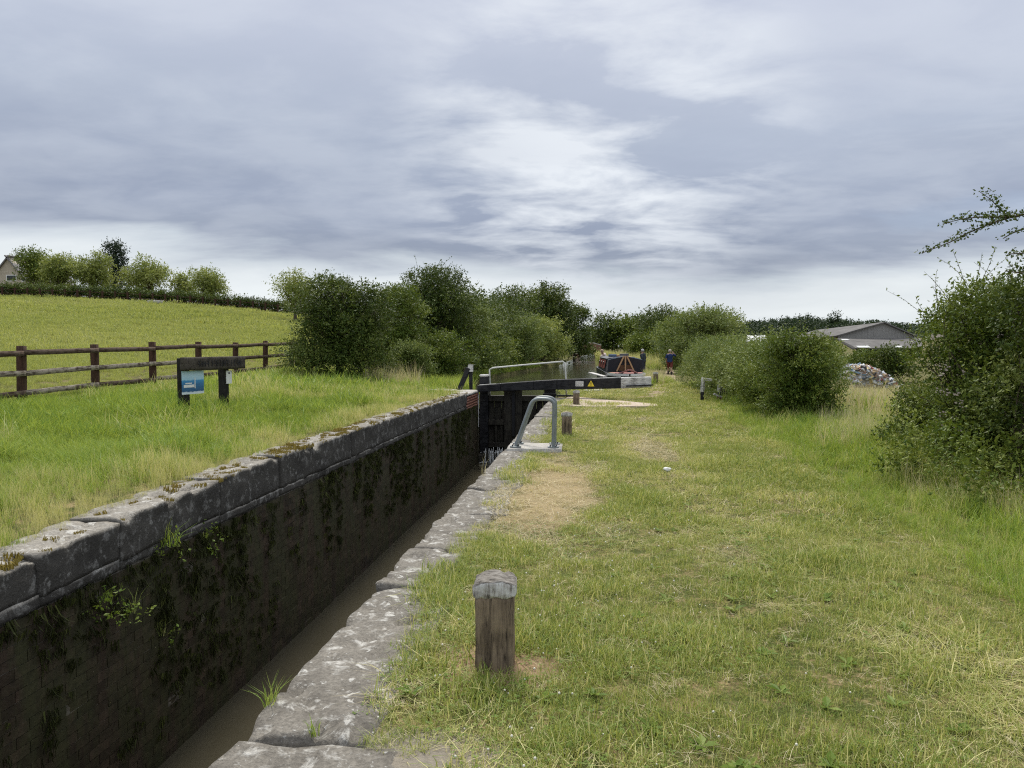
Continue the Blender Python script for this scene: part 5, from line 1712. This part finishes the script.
# ------------------------------------------------------------------ grass
def vnoise(x, y, scale, seed=0):
    """Smooth value noise 0..1 over the ground."""
    r = np.random.default_rng(900 + seed)
    G = r.random((64, 64))
    a, b = np.asarray(x) / scale, np.asarray(y) / scale
    i, j = np.floor(a).astype(int), np.floor(b).astype(int)
    fx, fy = a - i, b - j
    fx, fy = fx * fx * (3 - 2 * fx), fy * fy * (3 - 2 * fy)
    g = lambda p, q: G[p % 64, q % 64]
    return (g(i, j) * (1 - fx) + g(i + 1, j) * fx) * (1 - fy) + (g(i, j + 1) * (1 - fx) + g(i + 1, j + 1) * fx) * fy


def blades(n, radius, h0, h1, w, lean=.5, vmean=.45, vsd=.2, flat=0.0, hang=False, tuftc=0):
    a = rng.random(n) * 2 * math.pi
    r_ = radius * np.sqrt(rng.random(n))
    if tuftc:
        cs_ = rng.normal(size=(tuftc, 2)) * radius * .5
        k = rng.integers(0, tuftc, n)
        bx, by = cs_[k, 0] + rng.normal(size=n) * radius * .10, cs_[k, 1] + rng.normal(size=n) * radius * .10
    else:
        bx, by = np.cos(a) * r_, np.sin(a) * r_
    h = h0 + (h1 - h0) * rng.random(n) ** 1.3
    la = rng.random(n) * 2 * math.pi
    ln = h * lean * (0.25 + rng.random(n)) + h * flat * (rng.random(n) < .35) * 2.2
    hz = np.sqrt(np.maximum(h * h - (ln * .8) ** 2, (h * .25) ** 2))
    dx, dy = np.cos(la), np.sin(la)
    pa = la + math.pi / 2 + rng.normal(size=n) * .6
    px_, py_ = np.cos(pa) * w * .5, np.sin(pa) * w * .5
    s = -1.0 if hang else 1.0
    z0 = np.full(n, -.01 if not hang else .01)
    W0 = w * (0.7 + .6 * rng.random(n)) / w
    V = np.stack([
        np.stack([bx - px_ * W0, by - py_ * W0, z0], -1), np.stack([bx + px_ * W0, by + py_ * W0, z0], -1),
        np.stack([bx + dx * ln * .35 + px_ * W0 * .8, by + dy * ln * .35 + py_ * W0 * .8, s * hz * .6], -1), np.stack([bx + dx * ln * .35 - px_ * W0 * .8, by + dy * ln * .35 - py_ * W0 * .8, s * hz * .6], -1),
        np.stack([bx + dx * ln, by + dy * ln, s * hz], -1)], 1).reshape(-1, 3)
    b = np.arange(n) * 5
    Q = np.stack([b, b + 1, b + 2, b + 3], -1)
    T = np.stack([b + 3, b + 2, b + 4], -1)
    v = np.clip(rng.normal(size=n) * vsd + vmean, 0, 1)
    return V, [Q, T], np.concatenate([v, v])


def variants(name, mats_, specs):
    """Hidden source collection of clump objects; specs: list of (matname, kwargs for blades)."""
    c = bpy.data.collections.new(name)
    for i, (mn, kw) in enumerate(specs):
        V, F, A = blades(**kw)
        me = np_mesh('%s_%02d' % (name, i), V, F, A)
        me.materials.append(M[mn])
        c.objects.link(bpy.data.objects.new('%s_%02d' % (name, i), me))
    return c


def scatter(name, P, rot, scl, idx, coll, label, cat):
    me = bpy.data.meshes.new(name)
    me.vertices.add(len(P))
    me.vertices.foreach_set('co', np.asarray(P, np.float32).ravel())
    a = me.attributes.new('rot', 'FLOAT_VECTOR', 'POINT'); a.data.foreach_set('vector', np.asarray(rot, np.float32).ravel())
    a = me.attributes.new('scl', 'FLOAT', 'POINT'); a.data.foreach_set('value', np.asarray(scl, np.float32))
    a = me.attributes.new('idx', 'INT', 'POINT'); a.data.foreach_set('value', np.asarray(idx, np.int32))
    me.update()
    o = link(name, me)
    ng = bpy.data.node_groups.new(name, 'GeometryNodeTree')
    ng.interface.new_socket('Geometry', in_out='INPUT', socket_type='NodeSocketGeometry')
    ng.interface.new_socket('Geometry', in_out='OUTPUT', socket_type='NodeSocketGeometry')
    N = ng.nodes.new
    gi, go = N('NodeGroupInput'), N('NodeGroupOutput')
    ci = N('GeometryNodeCollectionInfo'); ci.inputs['Collection'].default_value = coll; ci.inputs['Separate Children'].default_value = True; ci.inputs['Reset Children'].default_value = True
    ip = N('GeometryNodeInstanceOnPoints'); ip.inputs['Pick Instance'].default_value = True
    def na(n_, t_):
        x = N('GeometryNodeInputNamedAttribute'); x.data_type = t_; x.inputs['Name'].default_value = n_
        return x.outputs['Attribute']
    L = ng.links.new
    L(gi.outputs[0], ip.inputs['Points']); L(ci.outputs[0], ip.inputs['Instance'])
    L(na('idx', 'INT'), ip.inputs['Instance Index'])
    er = N('FunctionNodeEulerToRotation'); L(na('rot', 'FLOAT_VECTOR'), er.inputs[0]); L(er.outputs[0], ip.inputs['Rotation'])
    L(na('scl', 'FLOAT'), ip.inputs['Scale'])
    L(ip.outputs[0], go.inputs[0])
    o.modifiers.new('scatter', 'NODES').node_group = ng
    return tag(o, label, cat, None, 'stuff')


def rand_pts(x0, x1, y0, y1, dens):
    n = int((x1 - x0) * (y1 - y0) * dens)
    return x0 + (x1 - x0) * rng.random(n), y0 + (y1 - y0) * rng.random(n)


def in_poly(x, y, poly):
    ins = np.zeros(len(x), bool)
    n = len(poly)
    for i in range(n):
        (xa, ya), (xb, yb) = poly[i], poly[(i + 1) % n]
        c = ((ya > y) != (yb > y)) & (x < (xb - xa) * (y - ya) / (yb - ya + 1e-12) + xa)
        ins ^= c
    return ins


def in_view(x, y, m=40):
    d = -x * math.sin(R(6.38)) * -1 * -1 + y * math.cos(R(6.38))
    d = -x * math.sin(R(6.38)) + y * math.cos(R(6.38))
    r_ = x * math.cos(R(6.38)) + y * math.sin(R(6.38))
    s = 769 * r_ / np.maximum(d, .1)
    return (d > 1.8) & (np.abs(s) < 512 + m + 120 / np.maximum(d, 1))


PATH_POLY = arc2 + arc[::-1]
FOOT_POLY = pts_l_poly = [(x + .1, y) for x, y in pts_l] + [(x - .1, y) for x, y in pts_r[::-1]]


def assemble(chunks):
    P = np.concatenate([c[0] for c in chunks]); rt = np.concatenate([c[1] for c in chunks]); s = np.concatenate([c[2] for c in chunks]); i = np.concatenate([c[3] for c in chunks])
    return P, rt, s, i


def chunk(x, y, z, idx, smin=.75, smax=1.25, tilt=.12):
    n = len(x)
    rot = np.stack([rng.normal(size=n) * tilt, rng.normal(size=n) * tilt, rng.random(n) * 6.283], -1)
    return np.stack([x, y, z], -1), rot, smin + (smax - smin) * rng.random(n), idx


# ---- mown grass of the towpath: four sizes of clump with distance, green (0-3), mixed (4-5), straw (6-7) in each
bands = [(2.0, 6.5, 580, .075, 24, .025, .082, .0036), (6.5, 13, 215, .13, 38, .028, .085, .0055), (13, 26, 52, .23, 54, .03, .085, .0095), (26, 66, 13, .42, 60, .04, .10, .017)]
specs = []
for (_, _, _, r_, nb2, h0, h1, w_) in bands:
    for k in range(4): specs.append(('grass_mown', dict(n=nb2, radius=r_, h0=h0, h1=h1 * (.85 + .12 * k), w=w_, lean=.75, vmean=.30 + .09 * k, vsd=.27, flat=.6)))
    for k in range(2): specs.append(('grass_mown', dict(n=nb2, radius=r_, h0=h0 * .8, h1=h1 * .9, w=w_, lean=.9, vmean=.75, vsd=.22, flat=.8)))
    for k in range(2): specs.append(('straw', dict(n=int(nb2 * .6), radius=r_ * 1.2, h0=h0 * (.7 - .25 * k), h1=h1 * (1.1 - .5 * k), w=w_ * .8, lean=1.1 + 2.2 * k, vmean=.5, vsd=.25, flat=1.2 - k)))
coll = variants('mown_clump', None, specs)
chunks = []
for bi, (y0, y1, dens, r_, nb2, h0, h1, w_) in enumerate(bands):
    x1 = 2.9 if y1 < 30 else 5.0
    x, y = rand_pts(-1.2, x1 + .4, y0, y1, dens)
    edge = np.where(y < 24.4, XRW + .37 + .22 * (vnoise(x, y, .35, 1) - .4) + .16 * (vnoise(x, y, 1.1, 2) - .5), edge_right(y) + .05)
    keep = (x > edge) & in_view(x, y)
    verge = 2.35 + .5 * vnoise(x, y, 1.3, 3) + np.interp(y, [0, 14, 24, 32, 66], [0, .25, .9, 1.2, 1.2])
    keep &= x < verge
    keep &= ~in_poly(x, y, PATH_POLY) & ~in_poly(x, y, FOOT_POLY)
    keep &= ~((x > -1.3) & (x < -.53) & (y > 10.93) & (y < 11.78))
    # bare corner at the coping in front, scuffed earth round the large bollard
    keep &= ~((x < -.66 + .25 * vnoise(x, y, .3, 4)) & (y < 2.62 + .22 * vnoise(x, y, .4, 5)))
    bxp, byp = xy(495, 3.56)
    keep &= np.hypot(x - bxp, y - byp) > .10
    keep &= ~((np.abs(x - bxp) < .13) & (y < byp) & (y > byp - .20) & (rng.random(len(x)) < .82))
    scuff = np.minimum(np.hypot((x - bxp + .17) / 1.0, y - byp - .10), np.hypot((x - bxp - .17), y - byp - .02))
    keep &= ~((scuff < .14) & (rng.random(len(x)) < .8))
    dd_ = np.hypot((x + .50) * 1.75, (y - 8.1) * .42) + (vnoise(x, y, .5, 6) - .5) * .9 + (vnoise(x, y, .22, 16) - .5) * .6
    pt = np.clip(1.35 - dd_ * 1.25, 0, 1)
    keep &= rng.random(len(x)) > pt * .55
    worn = np.exp(-((x - np.interp(y, [2, 4, 6, 9, 14, 24], [2.3, 1.75, 1.15, .95, .8, .9])) / .40) ** 2) * (vnoise(x, y, .8, 7))
    worn = np.maximum(worn, .85 * (vnoise(x, y, .9, 8) > .66) * vnoise(x, y, .25, 9))
    keep &= rng.random(len(x)) > worn * .45
    x, y, pt, worn = x[keep], y[keep], pt[keep], worn[keep]
    dry = vnoise(x, y, 1.6, 10) * .45 + vnoise(x, y, .45, 11) * .35 + rng.random(len(x)) * .25 + pt * 1.1 + worn * .60 - .06 + .12 * smooth01((x - .6) / 1.5) * (y < 8)
    k = np.where(dry > .80, 6 + rng.integers(0, 2, len(x)), np.where(dry > .60, 4 + rng.integers(0, 2, len(x)), rng.integers(0, 4, len(x))))
    hs_ = .55 + .70 * vnoise(x, y, .55, 12) ** 2 + 1.05 * np.clip(vnoise(x, y, .21, 13) - .52, 0, 1)
    c = chunk(x, y, np.where((x < XRW + .55) & (y < 24.2), np.maximum(tz(x, y), .012), tz(x, y)), k + 8 * bi)
    chunks.append((c[0], c[1], c[2] * hs_, c[3]))
for bi, (y0, y1, dens) in enumerate(((2.3, 6.5, 60), (6.5, 13, 26), (13, 26, 9))):
    x, y = rand_pts(XRW + .45, 2.6, y0, y1, dens)          # cut stems lying on the turf
    kk = in_view(x, y) & (rng.random(len(x)) < .25 + .9 * vnoise(x, y, 1.1, 14)) & ~in_poly(x, y, PATH_POLY) & ~((x < -.53) & (y > 10.93) & (y < 11.78)) & (np.hypot(x - bxp, y - byp) > .16) & ~((x < -.5) & (y < 2.75))
    c = chunk(x[kk], y[kk], tz(x[kk], y[kk]) + .018, np.full(kk.sum(), 7 + 8 * bi), .6, 1.2, .2)
    chunks.append((c[0], c[1], c[2] * .8, c[3]))
P, rt, s, i = assemble(chunks)
scatter('mown_grass', P, rt, s, i, coll, 'short patchy mown grass with dry straw along the towpath', 'grass')

# ---- longer fresh grass: verge at right, left bank
specs = []
for r_, nb2, w_ in ((.08, 26, .0042), (.15, 36, .0075), (.30, 46, .014)):
    for k in range(4): specs.append(('grass_lush', dict(n=nb2, radius=r_, h0=.10, h1=.26, w=w_, lean=.62 + .1 * k, vmean=.30 + .09 * k, vsd=.17, flat=.25)))
    for k in range(2): specs.append(('grass_mown', dict(n=int(nb2 * .7), radius=r_, h0=.12, h1=.32, w=w_ * .7, lean=.5, vmean=.82, vsd=.2)))
coll = variants('long_clump', None, specs)
chunks = []
for bi, (y0, y1, dens) in enumerate(((3.0, 9, 210), (9, 17, 75), (17, 34, 24))):
    x, y = rand_pts(1.9, 6.0, y0, y1, dens)
    verge = 2.35 + .5 * vnoise(x, y, 1.3, 3) + np.interp(y, [0, 14, 24, 32, 66], [0, .25, .9, 1.2, 1.2])
    far_ = np.interp(y, [3, 9, 15, 20, 34], [4.4, 4.6, 5.4, 5.2, 4.4])
    keep = (x > verge - .25 * rng.random(len(x))) & (x < far_) & in_view(x, y)
    x, y, verge = x[keep], y[keep], verge[keep]
    k = np.where(rng.random(len(x)) < .06 + .14 * vnoise(x, y, .7, 21), 4 + rng.integers(0, 2, len(x)), rng.integers(0, 4, len(x)))
    c = chunk(x, y, tz(x, y), k + 6 * bi)
    chunks.append((c[0], c[1], c[2] * (.45 + .70 * smooth01((x - verge) / 1.0) + .35 * vnoise(x, y, .5, 22)), c[3]))
P, rt, s, i = assemble(chunks)
scatter('verge_grass', P, rt, s, i, coll, 'long lush green grass of the verge below the right hedge', 'grass')

chunks = []
for bi, (y0, y1, dens, xa) in enumerate(((3.6, 9.5, 190, -9), (9.5, 18, 75, -13), (18, 33, 22, -14))):
    x, y = rand_pts(xa, -3.9, y0, y1, dens)
    front = np.where(y < 24, XLW - .09 - .19 * (vnoise(x, y, .4, 31)) - .12 * (vnoise(x, y, 1.5, 32) - .3), edge_left(y) - .02)
    keep = (x < front) & (x > XF - .3) & in_view(x, y)
    keep &= ~in_poly(x, y, [(-5.2, 22.6), (-3.95, 22.3), (-3.92, 24.1), (-4.3, 25.2), (-5.0, 24.6)])
    x, y, front = x[keep], y[keep], front[keep]
    near_edge = np.clip(1 - (front - x) / 1.1, 0, 1)
    dry = rng.random(len(x)) * .45 + .55 * vnoise(x, y, 1.1, 33) + .42 * near_edge
    k = np.where(dry > .70, 4 + rng.integers(0, 2, len(x)), rng.integers(0, 4, len(x)))
    zc2 = np.interp(y, [(a + b) / 2 for a, b in zip(joints[:-1], joints[1:])], tops) - .02
    c = chunk(x, y, np.where((x > XLW - .32) & (y < 20.8), np.maximum(tz(x, y), zc2), tz(x, y)), k + 6 * bi)
    fen = np.clip((x - XF) / 1.5, .62, 1)
    chunks.append((c[0], c[1], c[2] * fen * (.42 + .50 * vnoise(x, y, .9, 34) + 2.3 * np.clip(vnoise(x, y, .42, 35) - .55, 0, 1) + .32 * smooth01((front - x - .5) / 4)) * (1 - .45 * near_edge), c[3]))
P, rt, s, i = assemble(chunks)
scatter('bank_grass', P, rt, s, i, coll, 'fresh green rough grass on the left bank behind the coping', 'grass')

# ---- meadow beyond the fence, with buttercups
specs = []
for r_, nb2, w_, h_ in ((.35, 70, .014, .20), (.75, 90, .032, .24), (1.3, 110, .06, .28)):
    for k in range(4): specs.append(('meadow', dict(n=nb2, radius=r_, h0=h_ * .5, h1=h_, w=w_, lean=.6, vmean=.32 + .1 * k, vsd=.2)))
    specs.append(('buttercup', dict(n=int(nb2 * .10), radius=r_, h0=h_ * .25, h1=h_ * .4, w=w_ * .8, lean=.2)))
coll = variants('meadow_clump', None, specs)
chunks = []
for bi, (y0, y1, dens) in enumerate(((9, 28, 13), (28, 52, 3.2), (52, 84, 1.25))):
    x, y = rand_pts(-80, XF - .1, y0, y1, dens)
    keep = in_view(x, y)
    x, y = x[keep], y[keep]
    k = np.where(rng.random(len(x)) < .04 + .09 * (vnoise(x, y, 5, 41) > .6), 4, np.clip((vnoise(x, y, 7, 42) * 4 + rng.normal(size=len(x)) * .8).astype(int), 0, 3))
    c = chunk(x, y, tz(x, y), k + 5 * bi, tilt=.08)
    chunks.append((c[0], c[1], c[2] * np.clip((XF - x) / 4, .5, 1), c[3]))
P, rt, s, i = assemble(chunks)
scatter('meadow_grass', P, rt, s, i, coll, 'yellow green buttercup meadow rising behind the fence', 'grass')

# ---- bank edges beyond the lock, reeds, rough ground beyond the hedge
specs = []
for k in range(3): specs.append(('grass_lush', dict(n=60, radius=.35, h0=.3, h1=.8, w=.022, lean=.5, vmean=.45 + .1 * k, vsd=.2)))
for k in range(2): specs.append(('straw', dict(n=46, radius=.4, h0=.4, h1=1.1, w=.020, lean=.4, vmean=.5, vsd=.25)))
for k in range(2): specs.append(('grass_mown', dict(n=60, radius=.4, h0=.4, h1=1.2, w=.026, lean=.4, vmean=.8, vsd=.2)))
coll = variants('rough_clump', None, specs)
chunks = []
for _ in range(900):
    pass
y = rng.uniform(60, 165, 900); x = edge_right(y) + .1 + rng.random(900) ** 1.5 * 2.2
chunks.append(chunk(x, y, tz(x, y), rng.choice([1, 2, 3, 5, 6, 5], 900), .8, 1.4))
y = rng.uniform(24.8, 70, 900); x = edge_left(y) - .05 - rng.random(900) ** 1.5 * 1.6
chunks.append(chunk(x, y, tz(x, y), rng.choice([0, 1, 2], 900), .4, .8))
x = rng.uniform(5.2, 16, 900); y = rng.uniform(12, 48, 900)
kk = (x > 5.2 + .02 * y)
x, y = x[kk], y[kk]
chunks.append(chunk(x, y, tz(x, y), rng.choice([3, 4, 0, 1, 3], len(x)), .5, .95))
y = rng.uniform(32, 60, 260); x = edge_right(y) + .05 + rng.random(260) * .5
chunks.append(chunk(x, y, tz(x, y), rng.choice([0, 1, 2, 3], 260), .3, .6))
P, rt, s, i = assemble(chunks)
scatter('rough_grass', P, rt, s, i, coll, 'tall rough grass and reeds along the canal edges and beyond the hedge', 'grass')

# ---- dry seeded grass and dead stalks at the foot of the right hedge
coll = variants('dry_clump', None, [('straw', dict(n=26, radius=.16, h0=.25, h1=.85, w=.0065, lean=.35, vmean=.35 + .12 * k, vsd=.25)) for k in range(4)] + [('grass_mown', dict(n=26, radius=.16, h0=.25, h1=.7, w=.0075, lean=.45, vmean=.6, vsd=.25)) for k in range(2)])
px_ = rng.normal(868, 20, 330); d_ = rng.uniform(11, 15.5, 330)
xa = (px_ - 598) / 769 * d_ * .9938; ya = (d_ + xa * .111) / .9938
c1_ = chunk(xa, ya, tz(xa, ya), rng.integers(0, 6, 330), .3, .7)
px_ = rng.uniform(880, 1060, 150); d_ = rng.uniform(6.4, 8.8, 150)
xa = (px_ - 598) / 769 * d_ * .9938; ya = (d_ + xa * .111) / .9938
kk = xa > 3.1
c2_ = chunk(xa[kk], ya[kk], tz(xa[kk], ya[kk]), rng.integers(0, 6, kk.sum()), .25, .6)
px_ = rng.uniform(647, 663, 40); d_ = rng.uniform(34, 38, 40)
xa = (px_ - 598) / 769 * d_ * .9938; ya = (d_ + xa * .111) / .9938
c3_ = chunk(xa, ya, tz(xa, ya), rng.integers(0, 4, 40), .6, 1.1)
px_ = rng.uniform(366, 420, 60); d_ = rng.uniform(24, 28, 60)
xa = (px_ - 598) / 769 * d_ * .9938; ya = (d_ + xa * .111) / .9938
c4_ = chunk(xa, ya, tz(xa, ya), rng.integers(0, 6, 60), .7, 1.3)
P, rt, s, i = assemble([c1_, c2_, c3_, c4_])
scatter('dry_stalks', P, rt, s, i, coll, 'pale dry seeded grass and dead stalks below the hedges', 'dry grass')

# nettles and weeds at the foot of the near thicket
bs = []
for k in range(58):
    px_, d_ = random.uniform(895, 1075), random.uniform(6.3, 8.8)
    X_, Y_ = xy(px_, d_)
    if X_ < 3.15: continue
    r_ = random.uniform(.10, .20)
    bs.append((X_, Y_, tz1(X_, Y_) + random.uniform(.02, .18) + random.random() ** 2 * .5, r_, r_, r_ * 1.3))
V, F, A = leaf_cloud(bs, 13000, .042, 8, up=.1)
tag(link('weeds', np_mesh('weeds', V, F, A), M['leaf_mid']), 'dark nettles and weeds at the foot of the near right thicket', 'weeds', kind='stuff')

# ---- clover and daisies in the near grass
cf = Geo()
cl_ = Geo()
V, Q, A = [], [], []
n_fl = 0
while n_fl < 190:
    x, y = random.gauss(-.15, .55), random.uniform(2.5, 7.0)
    if x < XRW + .46 or math.hypot(x - bxp, y - byp) < .13: continue
    z = tz1(x, y) + random.uniform(.025, .055)
    r_ = random.uniform(.003, .0062)
    bmv = []
    cf.tube([(x, y, z - r_ * .8), (x, y, z - r_ * .3), (x, y, z + r_ * .5), (x, y, z + r_)], [r_ * .5, r_, r_ * .85, r_ * .3], 6)
    n_fl += 1
tag(cf.obj('clover_flowers', M['clover_flower'], smooth=True), 'small white clover heads dotted through the near grass', 'flowers', kind='stuff')
vs, fs, av = [], [], []
for k in range(5200):
    x, y = random.uniform(-1.0, 1.4), random.uniform(2.45, 6.5)
    if vnoise(np.array([x]), np.array([y]), .55, 12)[0] < .45 or x < XRW + .40 or math.hypot(x - bxp, y - byp) < .11: continue
    if x < -.55 and y < 2.75: continue
    z = tz1(x, y) + random.uniform(.015, .040)
    a0 = random.uniform(0, 6.28)
    r_ = random.uniform(.006, .012)
    for j in range(3):
        a = a0 + j * 2.094
        b = len(vs)
        c_, s_2 = math.cos(a), math.sin(a)
        vs += [(x, y, z), (x + (c_ * .7 - s_2 * .5) * r_, y + (s_2 * .7 + c_ * .5) * r_, z + r_ * random.uniform(-.1, .4)), (x + c_ * r_ * 1.3, y + s_2 * r_ * 1.3, z + r_ * .2), (x + (c_ * .7 + s_2 * .5) * r_, y + (s_2 * .7 - c_ * .5) * r_, z + r_ * random.uniform(-.1, .4))]
        fs.append((b, b + 1, b + 2, b + 3)); av.append(random.gauss(.5, .2))
tag(link('clover_leaves', np_mesh('clover_leaves', vs, np.array(fs), np.clip(av, 0, 1)), M['clover_leaf']), 'low green clover leaves among the near grass', 'clover', kind='stuff')

VV, FF, AA = [], [], []
for k in range(110):
    x, y = random.uniform(-1.0, 2.4), random.uniform(2.5, 8.5)
    if math.hypot((x + .5) * 1.75, (y - 8.1) * .42) < 1.3: continue
    if x < XRW + .5 or math.hypot(x - bxp, y - byp) < .2 or (x < -.5 and y < 2.75): continue
    z = tz1(x, y) + .012
    a0 = random.uniform(0, 6.28)
    for j in range(random.randint(5, 9)):
        a = a0 + j * 6.28 / 7 + random.uniform(-.3, .3)
        L_ = random.uniform(.03, .075); w2 = L_ * random.uniform(.16, .26)
        c_, s_2 = math.cos(a), math.sin(a)
        b = len(VV)
        lift = random.uniform(.1, .55)
        VV += [(x, y, z), (x + c_ * L_ * .5 - s_2 * w2, y + s_2 * L_ * .5 + c_ * w2, z + L_ * lift * .6), (x + c_ * L_, y + s_2 * L_, z + L_ * lift * .7), (x + c_ * L_ * .5 + s_2 * w2, y + s_2 * L_ * .5 - c_ * w2, z + L_ * lift * .6)]
        FF.append((b, b + 1, b + 2, b + 3)); AA.append(random.gauss(.5, .22))
tag(link('broadleaf_weeds', np_mesh('broadleaf_weeds', VV, np.array(FF), np.clip(AA, 0, 1)), M['clover_leaf']), 'flat rosettes of plantain and dandelion leaves in the towpath turf', 'weeds', kind='stuff')

# ---- moss and hanging growth on the lock wall
coll = variants('moss_clump', None, [('moss', dict(n=22, radius=.05, h0=.03, h1=.11, w=.008, lean=.45, vmean=.25 + .11 * k, vsd=.2, hang=True)) for k in range(5)])
yv = rng.uniform(3.6, 22.8, 8000); zv = -.18 - 1.95 * rng.random(8000) ** 1.25
dn = vnoise(yv, zv * 1.0, .9, 51) * .48 + vnoise(yv, zv * .45, .22, 52) * .40 + rng.random(8000) * .12 + .10 * (zv + .2)
kp = (dn > .44) & (rng.random(8000) < .8) & (zv > -1.75 + .5 * vnoise(yv, zv, 2, 53))
yv, zv = yv[kp], zv[kp]
c = chunk(np.full(len(yv), XLW - .005), yv, zv, rng.integers(0, 5, len(yv)), .5, 1.15, .25)
scatter('wall_moss', c[0], c[1], c[2], c[3], coll, 'dark moss and algae hanging on the far lock wall', 'moss')
coll = variants('coping_moss_clump', None, [('moss_yellow', dict(n=60, radius=.045, h0=.006, h1=.022, w=.006, lean=.5, vmean=.4 + .1 * k, vsd=.2)) for k in range(3)])
yv = np.concatenate([rng.uniform(8.45, 9.4, 50), rng.uniform(10.4, 11.4, 30), rng.uniform(6.9, 7.6, 16), rng.uniform(12, 21, 90), rng.uniform(4.2, 21, 130)])
xv = XLW - rng.uniform(.0, .30, len(yv))
zt_ = np.interp(yv, [(a + b) / 2 for a, b in zip(joints[:-1], joints[1:])], tops)
c = chunk(xv, yv, zt_ - .006, rng.integers(0, 3, len(yv)), .7, 1.5, .2)
scatter('coping_moss', c[0], c[1], c[2], c[3], coll, 'yellow brown moss cushions on the left coping', 'moss')


# ---- single tufts growing from the masonry
def tuft(loc, label, n, h0, h1, w, mat_, lean=.7, radius=.03, leaves=0):
    root = empty('plant_tuft', loc)
    tag(root, label, 'plant', 'plants growing from the lock masonry')
    V, F, A = blades(n, radius, h0, h1, w, lean, .45, .2)
    link('blades', np_mesh('blades', V, F, A), M[mat_], root)
    if leaves:
        V, F, A = leaf_cloud([(0.05, 0, -.05, .09, .16, .08)], leaves, .03, 6, up=-.1)
        link('leaves', np_mesh('leaves', V, F, A), M['clover_leaf'], root)


tuft((-3.56, 6.02, -.14), 'bright grass tuft sprouting under the left coping above the dark wall', 46, .08, .30, .006, 'grass_lush', .9, .09, 60)
tuft((-3.56, 5.15, -.34), 'leafy weed on the dark wall left of the bright grass tuft', 14, .04, .14, .006, 'grass_lush', 1.0, .05, 150)
tuft((-3.55, 5.45, -.52), 'straggling pale weed hanging from the dark wall brickwork', 20, .06, .24, .004, 'grass_mown', 1.1, .05, 50)
tuft((-3.56, 5.9, -.86), 'small pale sprig lower down on the dark wall', 16, .06, .22, .004, 'grass_mown', 1.0, .05, 20)
tuft((-3.56, 6.6, -.22), 'small leafy weed under the ledge right of the bright grass tuft', 8, .03, .08, .005, 'grass_lush', 1.0, .03, 70)
tuft((-1.36, 3.02, .0), 'green grass tuft on the near coping edge overhanging the water', 34, .05, .16, .0042, 'grass_lush', .85, .022)
tuft((-1.08, 2.80, .015), 'tiny grass tuft in the middle of the near coping', 22, .03, .08, .0035, 'grass_lush', .8, .018)
tuft((-1.33, 8.85, .0), 'dry stems at the coping edge over the water', 9, .12, .36, .004, 'straw', .6, .03)
